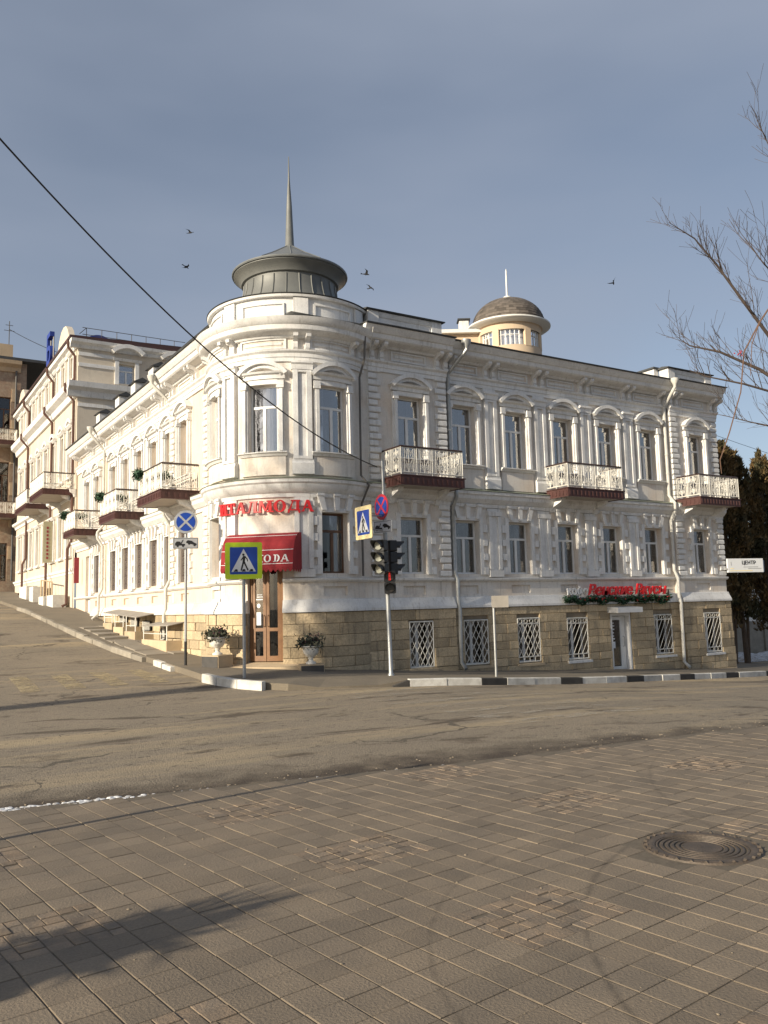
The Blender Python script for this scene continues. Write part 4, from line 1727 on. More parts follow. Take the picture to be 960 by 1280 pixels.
def letter(ch, u0, w, z0, h, parent, F=T0, d0=.10, d1=.155, m_='red_letter', pins=True):
    k = MB()
    st = .075 * h / .31          # thick stroke

    def quad(*pts):
        k.lpoly(F, [(u0 + p * w, z0 + q * h) for p, q in pts], d0, d1)
    T_ = st / w
    t_ = .035 * h / .31 / w
    s_ = .1

    def stem(x, tk, a=0., b=1.):
        quad((x, a), (x + tk, a), (x + tk, b), (x, b))
        for zz in (a, b - s_):
            e = .05 * h / .31 / w
            quad((x - e, zz - .003), (x + tk + e, zz - .003), (x + tk + e, zz + s_), (x - e, zz + s_))
    if ch == 'И':
        stem(.04, T_)
        stem(.96 - T_, T_)
        quad((.04 + T_, 0), (.04 + T_ + t_ * 1.4, 0), (.96 - T_, 1), (.96 - T_ - t_ * 1.4, 1))
    elif ch == 'Т':
        stem(.5 - T_ / 2, T_)
        quad((.02, .9), (.98, .9), (.98, 1), (.02, 1))
        quad((.02, .68), (.02 + t_, .68), (.06 + t_, .9), (.02, .9))
        quad((.98 - t_, .68), (.98, .68), (.98, .9), (.94 - t_, .9))
    elif ch in 'АЛД':
        b0 = .18 if ch == 'Д' else 0
        if ch == 'А':
            quad((.02, 0), (.02 + t_, 0), (.5 + t_ * .3, 1), (.5 - t_ * .9, 1))
            quad((.98 - T_, 0), (.98, 0), (.5 + T_ * .55, 1), (.5 - T_ * .45, 1))
            quad((.24, .3), (.74, .3), (.70, .4), (.28, .4))
            quad((-.04, 0), (.22, 0), (.22, s_), (-.04, s_))
            quad((.72, 0), (1.04, 0), (1.04, s_), (.72, s_))
        else:
            quad((.1, b0), (.1 + t_ * 1.3, b0), (.36 + t_, .92), (.36, .92))
            quad((.92 - T_, b0), (.92, b0), (.92, .92), (.92 - T_, .92))
            quad((.24, .9), (1.0, .9), (1.0, 1), (.24, 1))
            if ch == 'Д':
                quad((0, .1), (1, .1), (1, .2), (0, .2))
                quad((0, -.12), (t_, -.12), (t_ * 1.6, .1), (0, .1))
                quad((1 - t_, -.12), (1, -.12), (1, .1), (1 - t_ * 1.6, .1))
            else:
                quad((-.04, 0), (.26, 0), (.26, s_), (-.04, s_))
                quad((.7, 0), (1.02, 0), (1.02, s_), (.7, s_))
    elif ch == 'I':
        stem(.5 - T_ / 2, T_)
    elif ch == 'L':
        stem(.1, T_)
        quad((.1 + T_, 0), (.95, 0), (.95, s_), (.1 + T_, s_))
        quad((.95 - t_, s_), (.95, s_), (.95, .32), (.95 - t_ * .5, .32))
    elif ch == 'М':
        quad((.04, 0), (.04 + t_, 0), (.08 + t_, 1), (.04, 1))
        stem(.96 - T_, T_)
        quad((.04, 1), (.04 + T_, 1), (.5 + T_ * .3, .1), (.5 - T_ * .3, .1))
        quad((.96 - T_ - .01, 1), (.96 - T_ + t_, 1), (.5 + t_ * .8, .1), (.5 - t_ * .2, .1))
        quad((-.03, 0), (.2, 0), (.2, s_), (-.03, s_))
    elif ch in 'ОD':
        n = 20
        vs = []
        for i in range(n):
            a = 2 * math.pi * i / n
            if ch == 'D' and math.cos(a) < 0:
                a = math.pi / 2 if math.sin(a) > 0 else -math.pi / 2
                a += .001 * i
            for rr in ((.5, .53), (.5 - T_ * 1.05, .43)):
                for d in (d0, d1):
                    vs.append(F(u0 + (.5 + rr[0] * math.cos(a)) * w, d, z0 + (.5 + rr[1] * math.sin(a)) * h))
        fs = []
        for i in range(n):
            p, q = i * 4, ((i + 1) % n) * 4
            fs += [(p, q, q + 1, p + 1), (p + 2, p + 3, q + 3, q + 2), (p + 1, q + 1, q + 3, p + 3), (p, p + 2, q + 2, q)]
        k.add(vs, fs)
        if ch == 'D':
            stem(.28, T_)
    for s in (.3, .7) if pins else ():
        k.tube([F(u0 + w * s, -.02, z0 + h * .95), F(u0 + w * s, d0 + .01, z0 + h * .95)], .008, 4)
    o = k.build('letter', m_, parent, not pins)


widths = [.30, .27, .31, .31, .37, .33, .33, .31]
tot = sum(widths) + .045 * 7
u = -1.36
sc = 2.66 / tot
for ch, w in zip('ИТАЛМОДА', widths):
    letter(ch, u, w * sc, 4.2, .31, sgn)
    u += (w + .045) * sc

# red awning over the street door, a straight box hood
awn = thing('awning', 'red fabric awning with white lettering ITALMODA and scalloped valance over the corner door', 'awning', (AX, AY, 2.5), R_(-45))
# local frame: x right along the front, -y outwards
YF, YB, HW = -2.92, -2.05, .99
prof = [(YB, 3.66), (-2.34, 3.65), (-2.48, 3.61), (-2.61, 3.53), (-2.72, 3.42), (-2.80, 3.28), (-2.86, 3.12), (YF, 2.72)]
aw_y = lambda z: interp(z, [(b, a) for a, b in reversed(prof)])
k = MB()
n = len(prof)
vs = []
for x in (-HW, HW):
    vs += [(x, y, z - 2.5) for y, z in prof]
fs = [(i, i + 1, n + i + 1, n + i) for i in range(n - 1)]
for s in (0, 1):
    vs += [((-HW, HW)[s], YB, 2.72 - 2.5)]
fs += [tuple(range(n)) + (2 * n,), tuple(range(n, 2 * n)) + (2 * n + 1,)]
k.add(vs, fs)
awning_skin = k.build('fabric', 'awning_red', awn, True)
k = MB()
ns = 15
vs = []
for i in range(ns * 4 + 1):
    x = -HW + 2 * HW * i / (ns * 4)
    dip = .05 + .075 * abs(math.sin(math.pi * i / 4))
    vs += [(x, YF - .002, .222), (x, YF + .004, .222 - dip)]
k.add(vs, [(2 * i, 2 * i + 2, 2 * i + 3, 2 * i + 1) for i in range(ns * 4)])
for s in (-1, 1):
    vs = []
    for i in range(21):
        y = YF + (YB - YF) * i / 20
        dip = .05 + .075 * abs(math.sin(math.pi * i / 4))
        vs += [(s * (HW + .002), y, .222), (s * (HW + .002), y, .222 - dip)]
    k.add(vs, [(2 * i, 2 * i + 2, 2 * i + 3, 2 * i + 1) for i in range(20)])
k.build('valance', 'awning_red', awn, True)
k = MB()
for ya, za, yb, zb_ in [(aw_y(z), z, aw_y(z - .014), z - .014) for z in (3.57, 3.18, 2.82)]:
    k.add([(-HW, ya - .006, za - 2.5), (HW, ya - .006, za - 2.5), (HW, yb - .006, zb_ - 2.5), (-HW, yb - .006, zb_ - 2.5)], [(0, 1, 2, 3)])
k.build('piping', 'white_paint', awn, True)
dirv = Vector((0, -2.86 - YF, .40)).normalized()
nv = Vector((0, -dirv.z, dirv.y))
org = Vector((0, YF, .22))


class AwnFace:
    """front slope of the awning as a facade frame"""

    def __call__(self, u, d, z):
        return tuple(org + Vector((u, 0, 0)) + dirv * z + nv * d)


lt = ['I', 'Т', 'А', 'L', 'М', 'О', 'D', 'А']
lw_ = [.11, .17, .21, .165, .245, .20, .20, .21]
u = -(sum(lw_) + .035 * 7) / 2
for ch, w in zip(lt, lw_):
    letter(ch, u, w, .14, .19, awn, AwnFace(), .004, .009, 'white_paint', False)
    u += w + .035

# cafe sign
cs = thing('cafe_sign', 'cafe sign with red script lettering above a dark evergreen garland on the right front', 'sign', (21.6, 20.0, 1.7))
vs, fs = text_mb('Венские Вкусы', .52, .03, shear=.28, spacing=.98, bold=.012)
xs_ = [v[0] for v in vs]
wx = max(xs_) - min(xs_)
k = MB()
target = 3.85
k.add([(20.36 + (x - min(xs_)) * target / wx, 19.94 - z, 1.86 + y * .93) for x, y, z in vs], fs)
k.build('script_lettering', 'red_letter', cs)
vs, fs = text_mb('кофе', .42, .025, bold=.008)
xs_ = [v[0] for v in vs]
wx = max(xs_) - min(xs_)
k = MB()
k.add([(19.42 + (x - min(xs_)) * .92 / wx, 19.95 - z, 1.88 + y * .9) for x, y, z in vs], fs)
k.build('small_lettering', 'white_paint', cs)
k = MB().box(19.4, 24.6, 19.985, 20.01, 1.72, 1.76)
k.box(19.4, 24.6, 19.985, 20.01, 1.98, 2.0)
for x in (19.6, 21.2, 22.9, 24.4):
    k.box(x, x + .03, 20.012, 20.2, 1.7, 2.02)
k.build('mounting_rail', 'pipe_dark', cs)
k = MB()
leaf_cloud(k, [(19.3 + i * .2, 19.93 + .03 * math.sin(i * 2), 1.70 + .045 * math.sin(i * 1.3)) for i in range(26)], 2000, .055, .065)
gar = k.build('garland', 'garland', cs, rnd=True)
k = MB()
for i in range(26):
    x = 19.4 + random.random() * 5
    lump(k, (x, 19.86, 1.66 + random.uniform(-.05, .1)), .03, 1.0)
k.build('bauble', 'red_letter', gar)

# projecting direction board at the far corner
ds = thing('direction_sign', 'white projecting direction board reading ЦЕНТР on the far corner of the mansion', 'sign', (28.3, 19.75, 2.6))
k = MB().box(27.62, 29.2, 19.83, 19.92, 2.60, 3.12)
pan = k.build('board', 'sign_white', ds)
for s, x, z, sz, m_ in (('ЦЕНТР', 28.55, 2.90, .19, 'sign_black'),):
    vs, fs = text_mb(s, sz, .003, bold=.003)
    kk = MB()
    kk.add([(x + a, 19.822 - c, z + b) for a, b, c in vs], fs)
    kk.build('lettering', m_, ds)
kk = MB()
for (x0, x1, z0, z1) in ((28.3, 28.95, 2.79, 2.815), (28.5, 29.1, 2.73, 2.755), (27.74, 27.77, 2.86, 3.0)):
    kk.box(x0, x1, 19.822, 19.829, z0, z1)
kk.build('small_print', 'sign_grey', ds)
kk = MB().box(27.7, 28.7, 19.822, 19.829, 2.65, 2.675)
kk.box(27.72, 27.86, 19.822, 19.829, 2.73, 2.76)
kk.build('orange_print', 'pale_yellow', ds)
MB().box(27.55, 27.7, 19.85, 20.1, 2.7, 2.76).build('arm', 'steel_pole', ds)
for o in ds.children:
    if not o.name.startswith('arm'):
        o.data.transform(Matrix.Translation((27.62, 19.87, 0)) @ Matrix.Rotation(R_(-16), 4, 'Z') @ Matrix.Translation((-27.62, -19.87, 0)))


# ================================================================== street signs and signals
def disc(k, r, y0, y1, cx=0, cz=0, n=32, ri=0.0):
    vs = []
    if ri <= 0:
        k.prism([(cx + r * math.cos(2 * math.pi * i / n), cz + r * math.sin(2 * math.pi * i / n)) for i in range(n)], lambda p, q, t: (p, t, q), y0, y1)
    else:
        for i in range(n):
            a = 2 * math.pi * i / n
            for rr in (r, ri):
                for y in (y0, y1):
                    vs.append((cx + rr * math.cos(a), y, cz + rr * math.sin(a)))
        fs = []
        for i in range(n):
            p, q = i * 4, ((i + 1) % n) * 4
            fs += [(p, q, q + 1, p + 1), (p + 2, p + 3, q + 3, q + 2), (p + 1, q + 1, q + 3, p + 3), (p, p + 2, q + 2, q)]
        k.add(vs, fs)


def rrect(w, h, r, cx=0, cz=0):
    pts = []
    for sx, sz, a0 in ((1, 1, 0), (-1, 1, 90), (-1, -1, 180), (1, -1, 270)):
        for t in (0, 30, 60, 90):
            a = R_(a0 + t)
            pts.append((cx + sx * (w / 2 - r) + r * math.cos(a), cz + sz * (h / 2 - r) + r * math.sin(a)))
    return pts


FX = lambda p, q, t: (p, t, q)


def crosswalk_board(parent, cx, cz, size, border, rot=0.0, y=-.05):
    """square pedestrian crossing board facing local -y, turned by rot about its post"""
    Rm = Matrix.Rotation(rot, 4, 'Z')
    put = lambda k, n, m: (setattr(k, 'v', [tuple(Rm @ Vector(v)) for v in k.v]), k.build(n, m, parent, True))[1]
    s = size
    k = MB().prism(rrect(s, s, .04 * s / .8, cx, cz), FX, y - .02, y)
    b = put(k, 'sign_board', border)
    k = MB().prism(rrect(s * .94, s * .94, .035 * s, cx, cz), FX, y + .002, y + .012)
    put(k, 'board_back', 'sign_grey')
    in_ = s * .74
    k = MB().prism(rrect(in_, in_, .02, cx, cz), FX, y - .024, y - .0205)
    put(k, 'blue_field', 'sign_blue')
    T = s * .33
    zc = cz - .03 * s
    k = MB().prism([(cx - T, zc - T * .82), (cx + T, zc - T * .82), (cx, zc + T * 1.08)], FX, y - .028, y - .0245)
    put(k, 'triangle', 'sign_white')
    k = MB()
    q = s / .8

    def limb(ax, az, bx, bz, w0, w1=None):
        w1 = w1 or w0
        d = Vector((bx - ax, bz - az))
        L = d.length
        d /= L
        nx, nz = -d.y, d.x
        k.prism([(cx + ax * q + nx * w0 * q, zc + az * q + nz * w0 * q), (cx + ax * q - nx * w0 * q, zc + az * q - nz * w0 * q), (cx + bx * q - nx * w1 * q, zc + bz * q - nz * w1 * q), (cx + bx * q + nx * w1 * q, zc + bz * q + nz * w1 * q)],
                FX, y - .032, y - .0285)
    disc(k, .026 * q, y - .032, y - .0285, cx - .005 * q, zc + .155 * q, 12)
    limb(.012, .125, .0, .0, .03, .024)         # torso
    limb(.0, .01, -.055, -.19, .02, .014)       # rear leg
    limb(.005, .01, .04, -.075, .02, .016)
    limb(.04, -.07, .095, -.19, .016, .013)
    limb(.02, .12, .075, .06, .013, .011)
    limb(.075, .065, .085, .005, .011, .009)
    limb(.0, .11, -.06, .03, .013, .010)
    for xx in (-.165, .0, .165):
        limb(xx - .045, -.2, xx + .04, -.2, .012)
        limb(xx - .02, -.185, xx + .03, -.17, .02, .012)
    put(k, 'walking_figure', 'sign_black')
    return b


def nostop_board(parent, cz, r, rim, cross, y=-.05, rot=0.0, field='sign_blue'):
    Rm = Matrix.Rotation(rot, 4, 'Z')
    put = lambda k, n, m: (setattr(k, 'v', [tuple(Rm @ Vector(v)) for v in k.v]), k.build(n, m, parent, True))[1]
    k = MB()
    disc(k, r, y - .015, y, 0, cz)
    put(k, 'sign_disc', rim)
    k = MB()
    disc(k, r * .80, y - .019, y - .0155, 0, cz)
    put(k, 'blue_field', field)
    k = MB()
    for s in (-1, 1):
        a = R_(45) * s
        d = Vector((math.cos(a), math.sin(a)))
        nrm = Vector((-d.y, d.x)) * r * .085
        L = r * .84
        yy = .0005 * s
        k.prism([(d.x * L + nrm.x, cz + d.y * L + nrm.y), (-d.x * L + nrm.x, cz - d.y * L + nrm.y), (-d.x * L - nrm.x, cz - d.y * L - nrm.y), (d.x * L - nrm.x, cz + d.y * L - nrm.y)], FX, y - .023 + yy, y - .0195)
    put(k, 'diagonal_cross', cross)


def tow_plate(parent, cz, w, h, y=-.05, rot=0.0, m='sign_white'):
    Rm = Matrix.Rotation(rot, 4, 'Z')
    put = lambda k, n, mm: (setattr(k, 'v', [tuple(Rm @ Vector(v)) for v in k.v]), k.build(n, mm, parent, True))[1]
    put(MB().prism(rrect(w, h, .02, 0, cz), FX, y - .012, y), 'plate', m)
    k = MB()
    fr = [(-w / 2 + .02, -h / 2 + .02), (w / 2 - .02, -h / 2 + .02), (w / 2 - .02, h / 2 - .02), (-w / 2 + .02, h / 2 - .02)]
    for i in range(4):
        a, b = fr[i], fr[(i + 1) % 4]
        k.box(min(a[0], b[0]) - .004, max(a[0], b[0]) + .004, y - .0155, y - .0125, cz + min(a[1], b[1]) - .004, cz + max(a[1], b[1]) + .004)
    q = w / .62
    P = lambda pts: [(x * q, cz + z * q) for x, z in pts]
    # tow truck on the left, lifted car on the right
    k.prism(P([(-.26, -.06), (-.02, -.06), (-.02, -.02), (-.12, -.015), (-.14, .04), (-.22, .045), (-.26, .0)]), FX, y - .0165, y - .0127)
    k.prism(P([(-.13, -.012), (-.105, -.012), (-.055, .085), (-.075, .085)]), FX, y - .0169, y - .0127)
    k.prism(P([(.0, .03), (.05, .075), (.14, .06), (.19, .02), (.265, -.015), (.255, -.055), (.02, .0)]), FX, y - .0165, y - .0127)
    for x, z in ((-.2, -.07), (-.07, -.07), (.08, -.015), (.21, -.055)):
        disc(k, .026 * q, y - .0173, y - .0127, x * q, cz + z * q, 12)
    put(k, 'tow_pictogram', 'sign_black')


# pedestrian crossing sign with the lime border, by the white kerb
px_, py_ = 7.61, 18.45
z0 = g(px_, py_)
p1 = thing('crossing_sign', 'pedestrian crossing sign with bright lime border on a steel post behind the white kerb', 'road sign', (px_, py_, z0), math.atan2(-7.61, 18.45) * 1.0)
MB().lathe([(.0, -.2), (.038, -.2), (.038, 3.12), (.0, 3.12)], 12).build('post', 'steel_pole', p1, True, smooth=True)
crosswalk_board(p1, 0, 2.72, .86, 'lime')
k = MB()
for zz in (2.45, 2.95):
    k.box(-.06, .06, -.045, .045, zz, zz + .04)
k.build('clamp', 'steel_pole', p1, True)

# no stopping sign by the side street kerb
px_, py_ = 7.29, 21.66
z0 = g(px_, py_)
p2 = thing('no_stopping_sign', 'round blue no stopping sign with grey rim and tow truck plate by the kerb', 'road sign', (px_, py_, z0), R_(-19))
MB().lathe([(.0, .62), (.036, .62), (.036, 4.05), (.0, 4.05)], 12).build('post', 'steel_pole', p2, True, smooth=True)
MB().lathe([(.0, -.2), (.037, -.2), (.037, .62)], 12).build('post_foot', 'sign_black', p2, True, smooth=True)
nostop_board(p2, 3.78, .31, 'sign_grey', 'sign_grey')
tow_plate(p2, 3.21, .66, .30, m='sign_grey')
k = MB()
for zz in (3.15, 3.6, 3.9):
    k.box(-.055, .055, -.045, .043, zz, zz + .035)
k.build('clamp', 'steel_pole', p2, True)

# signal post
px_, py_ = 11.17, 17.71
z0 = g(px_, py_)
sp = thing('signal_post', 'traffic signal post with three light heads, red walking man and no stopping sign', 'traffic light', (px_, py_, z0), 0, rot=(0, R_(-1.1), 0))
MB().lathe([(.0, -.2), (.09, -.2), (.09, .0), (.055, .06), (.055, 2.0), (.05, 4.6), (.035, 4.62), (.034, 5.35), (.0, 5.36)], 14).build('post', 'steel_pole', sp, True, smooth=True)
RS = R_(-86)
# boards are placed ahead of the post toward -x
nostop_board(sp, 4.18, .325, 'sign_red', 'sign_red', y=-.07, rot=R_(-90))
tow_plate(sp, 3.68, .62, .30, y=-.07, rot=R_(-76))
for zz in (3.95, 3.6):
    MB().tube([(0, 0, zz), (-.58, -.06, zz)], .02, 6).build('bracket_arm', 'steel_pole', sp, True)
# the crossing board hangs on two arms left of the post
hb = MB()
crosswalk_board(sp, .0, 3.78, .82, 'pale_yellow', rot=R_(-91), y=-.60)


def signal_head(parent, cx, cy, cz, rot, n, size, lens):
    """stack of n round lenses facing local -y before rotation"""
    Rm = Matrix.Translation((cx, cy, cz)) @ Matrix.Rotation(rot, 4, 'Z')
    put = lambda k, nm, m, par, **kw: (setattr(k, 'v', [tuple(Rm @ Vector(v)) for v in k.v]), k.build(nm, m, par, True, **kw))[1]
    k = MB()
    for i in range(n):
        k.prism(rrect(size, size * .97, .03, 0, (n - 1 - i) * size), FX, -.02, .18)
    head = put(k, 'signal_head', 'black_plastic', parent)
    for i in range(n):
        zc = (n - 1 - i) * size
        k = MB()
        disc(k, size * .37, -.05, -.021, 0, zc, 20)
        put(k, 'lens', lens[i], head)
        k = MB()
        m_ = 14
        vs = []
        for j in range(m_ + 1):
            a = R_(-25) + (R_(205) - R_(-25)) * j / m_
            L = .12 + .20 * max(0, math.sin(a))
            for rr, yy in ((size * .40, -.02), (size * .40, -.02 - L), (size * .43, -.02 - L), (size * .43, -.02)):
                vs.append((rr * math.cos(a), yy, zc + rr * math.sin(a)))
        k.add(vs, [(j * 4 + q, j * 4 + (q + 1) % 4, (j + 1) * 4 + (q + 1) % 4, (j + 1) * 4 + q) for j in range(m_) for q in range(4)])
        put(k, 'visor', 'black_plastic', head)
    return head


signal_head(sp, -.27, -.12, 2.62, R_(-62), 3, .29, ['lens_pale'] * 3)
signal_head(sp, .27, .08, 2.62, R_(92), 3, .29, ['lens_dark'] * 3)
ph = signal_head(sp, -.06, -.22, 2.14, R_(-34), 2, .285, ['lens_dark', 'lens_dark'])
k = MB()
Rm = Matrix.Translation((-.06, -.22, 2.125)) @ Matrix.Rotation(R_(-34), 4, 'Z')
disc(k, .02, -.06, -.052, 0, .375, 12)
k.box(-.026, .026, -.06, -.052, .285, .35)
for x in (-.024, .006):
    k.box(x, x + .018, -.06, -.0525, .205, .284)
k.v = [tuple(Rm @ Vector(v)) for v in k.v]
k.build('red_man', 'lens_red', ph, True)
k = MB()
for zz in (2.55, 3.3):
    k.tube([(-.24, -.10, zz), (.22, .08, zz)], .022, 6)
k.tube([(0, 0, 2.3), (-.06, -.2, 2.3)], .03, 6)
k.build('head_bracket', 'black_plastic', sp, True)

# plain post with a small pale plate
px_, py_ = 13.78, 16.83
z0 = g(px_, py_)
p4 = thing('plate_post', 'short steel post with a pale blank plate on the pavement behind the striped kerb', 'post', (px_, py_, z0), R_(-30))
MB().lathe([(.0, -.15), (.032, -.15), (.032, 2.05), (.0, 2.05)], 10).build('post', 'steel_pole', p4, True, smooth=True)
k = MB().prism(rrect(.44, .30, .02, .16, 1.90), FX, -.052, -.036)
k.build('plate', 'canopy_sheet', p4, True)


# ================================================================== planters
def planter(ang, rad, label, blk):
    cx, cy = AX + rad * math.cos(R_(ang)), AY + rad * math.sin(R_(ang))
    z0 = g(cx, cy)
    gz = z0 - .06
    t = thing('flower_urn', label, 'planter', (cx, cy, z0), R_(ang + 90), group='flower urns beside the corner door')
    top = blk
    k = MB().box(-.30, .30, -.26, .26, -.2, top)
    k.build('block', 'sandstone', t, True)
    k = MB().box(-.285, .285, -.275, -.262, -.1, top - .03)
    k.build('block_face', 'urn_base', t, True)
    pr = [(.001, 0), (.13, 0), (.13, .04), (.07, .07), (.05, .11), (.075, .14), (.06, .16), (.13, .20), (.19, .28), (.205, .36), (.20, .40), (.25, .43), (.25, .455), (.20, .45), (.18, .42), (.001, .40)]
    k = MB().lathe([(r, z + top + .002) for r, z in pr], 28)
    k.build('urn', 'urn', t, True, smooth=True)
    k = MB()
    leaf_cloud(k, [(-.2, 0, top + .52), (.2, 0, top + .52), (0, -.18, top + .5), (0, .18, top + .52)], 520, .09, .05)
    leaf_cloud(k, [(-.3, -.05, top + .5), (-.2, 0, top + .56)], 90, .06, .05)
    pl = k.build('foliage', 'flower_leaf', t, True, rnd=True)
    k = MB()
    leaf_cloud(k, [(-.2, 0, top + .60), (.2, 0, top + .60), (0, -.15, top + .58)], 60, .07, .028)
    k.build('blossom', 'flower_pink', t, True, rnd=True)


planter(-157, 3.02, 'white urn of withered flowers between the corner door and the no stopping sign', .30)
planter(-108, 2.98, 'white urn of leafy plants between the corner door and the signal post', .16)

# ================================================================== basement light wells on the side street
lw = thing('light_well', 'low sandstone light well wall with a flat grey sheet canopy on the side street pavement', 'light well', (8.3, 26, .45), group='light wells along the side street')
for i, (ya, yb) in enumerate(((25.4, 28.3), (28.9, 33.6))):
    root = lw if i == 0 else thing('light_well', 'long light well roofed by a grey sheet canopy with white rails, next to the drainpipe', 'light well', (8.3, 31, .9), group='light wells along the side street')
    if i == 0:
        root['label'] = 'short sandstone light well with sloping grey sheet canopy below the balcony nearest the turret'
    k = MB()
    zc = [g(8.3, ya) + .85, g(8.3, yb) + .62]
    k.add([(8.6, ya, zc[0] + .06), (8.6, yb, zc[1] + .06), (8.0, yb, zc[1] - .05), (8.0, ya, zc[0] - .05), (8.6, ya, zc[0] + .085), (8.6, yb, zc[1] + .085), (8.0, yb, zc[1] - .025), (8.0, ya, zc[0] - .025)],
          [(0, 1, 2, 3), (4, 5, 6, 7), (0, 1, 5, 4), (1, 2, 6, 5), (2, 3, 7, 6), (3, 0, 4, 7)])
    k.build('canopy', 'canopy_sheet', root)
    n = 1 if i == 0 else 3
    seg = (yb - ya) / n
    for j in range(n):
        y0, y1 = ya + seg * j + .1, ya + seg * (j + 1) - .12
        zz = g(8.2, (y0 + y1) / 2)
        k = MB().box(7.98, 8.14, y0, y1, g(8.1, y0) - .4, zz + .26)
        k.box(8.141, 8.62, y0, y0 + .16, zz - .5, zz + .26)
        k.build('low_wall', 'sandstone', root)
        k = MB()
        for yy in (y0 + .1, y1 - .1):
            k.bar((8.02, yy, zz + .26), (8.02, yy, zc[0] - .05 + (zc[1] - zc[0]) * (yy - ya) / (yb - ya)), .025)
        k.bar((8.02, y0 + .1, zz + .46), (8.02, y1 - .1, zz + .46), .02)
        k.build('rail', 'iron_white', root)
        # barred basement opening in the wall behind
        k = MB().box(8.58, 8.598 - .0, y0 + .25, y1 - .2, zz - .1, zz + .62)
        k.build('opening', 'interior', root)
        k = MB()
        for q in range(7):
            yy = y0 + .3 + (y1 - y0 - .55) * q / 6
            k.bar((8.55, yy, zz - .05), (8.55, yy, zz + .6), .018)
        k.build('bars', 'iron_white', root)
# small wall lamp arm and meter box on the side street front
wl = thing('wall_box', 'small white meter box with bent pipe on the side street wall above the light well', 'meter box', (8.6, 26.9, 1.5))
MB().box(8.62, 8.74, 26.75, 26.95, 1.95, 2.25).build('box', 'upvc', wl)
MB().tube([(8.66, 26.7, 2.45), (8.64, 26.7, 1.7), (8.55, 27.1, 1.35), (8.5, 27.4, 1.25)], .02, 6).build('pipe', 'pipe_white', wl)

# ================================================================== uphill house (three storeys)
up = thing('uphill_house', 'three storey cream house with brown drainpipes, curved gable and dark roof uphill of the mansion', 'building', (8.9, 50, 2.4))
U0 = Fr('L', .1)
US = Fr('R', -22.1)        # its side wall, facing the square, at y = 42.3
ucs = [43.6, 45.6, 47.9, 50.1, 52.3, 54.5, 56.7, 58.9]
holes = []
for c in ucs:
    holes.append((c - .42, c + .42, 13.55, 14.75, .2, False))
    holes.append((c - .45, c + .45, 8.6, 10.9, .2, False))
    holes.append((c - .45, c + .45, 4.6, 6.6, .2, False))
wall(U0, 42.3, 60.8, .5, 15.0, holes, 'wall', 'cream_wall', up, ret=0)
for c in ucs:
    for z0, z1 in ((13.55, 14.75), (8.6, 10.9), (4.6, 6.6)):
        fr = sash(U0, c, .84 if z0 > 12 else .9, z0, z1, up, curtain=random.choice(('both', 'full', None)))
        k = MB()
        for p, q in ((c - .62, c - .47), (c + .47, c + .62)):
            k.lbox(U0, p, q, -.02, .09, z0 - .1, z1 + .1)
        k.lprof(U0, c - .7, c + .7, [(-.02, z1 + .12), (.1, z1 + .12), (.2, z1 + .22), (.2, z1 + .27), (-.02, z1 + .3)])
        k.lbox(U0, c - .68, c + .68, -.02, .16, z0 - .2, z0 - .1)
        if 8 < z0 < 9:
            arch(k, U0, c, z1 + .28, .68, .34, .16, -.03, .2)
        k.build('surround', 'trim', fr)
for zz, h, dd, m_ in ((3.6, .3, .14, 'trim'), (7.35, .4, .28, 'trim'), (12.35, .75, .5, 'trim'), (14.85, .42, .4, 'trim')):
    k = MB()
    prof = [(-.03, zz), (dd * .25, zz + .02), (dd * .4, zz + h * .4), (dd * .9, zz + h * .6), (dd, zz + h * .95), (-.03, zz + h)]
    k.lprof(U0, 42.3, 60.8, prof)
    k.build('cornice', m_, up)
    if zz > 12:
        k = MB().lprof(US, 8.7 - dd, 20, prof)
        k.build('cornice', m_, up)
# side wall with its one visible window
wall(US, 8.7, 20, 5, 15.0, [(10.72, 11.5, 13.3, 14.32, .18, False)], 'wall', 'cream_wall', up, ret=0)
fr = sash(US, 11.11, .78, 13.3, 14.32, up, curtain=None)
k = MB()
for p, q in ((10.5, 10.70), (11.52, 11.72)):
    k.lbox(US, p, q, -.02, .08, 13.22, 14.45)
k.lprof(US, 10.4, 11.85, [(-.02, 14.46), (.1, 14.46), (.17, 14.58), (-.02, 14.62)])
k.build('surround', 'trim', fr)
k = MB()
for c in (11.1, 13.6):
    arch(k, US, c, 14.92, .85, .36, .2, -.03, .42)
k.build('segmental_gable', 'trim', up)
for z in (11.9, 13.95, 14.5):
    MB().lbox(US, 8.72, 10.48, -.02, .05, z, z + .18).build('band', 'trim', up)
# roofs
k = MB()
k.prism([(8.25, 15.28), (8.25, 15.42), (14, 15.62), (20, 15.42), (20, 15.28)], lambda p, z, t: (p, t, z), 42.05, 48.2)
roof2 = k.build('roof', 'roof_maroon', up)
k = MB()
k.prism([(8.2, 15.27), (8.2, 15.36), (10.2, 16.9), (12.2, 15.36), (12.2, 15.27)], lambda p, z, t: (p, t, z), 48.2, 60.9)
k.build('roof', 'roof_maroon', up)
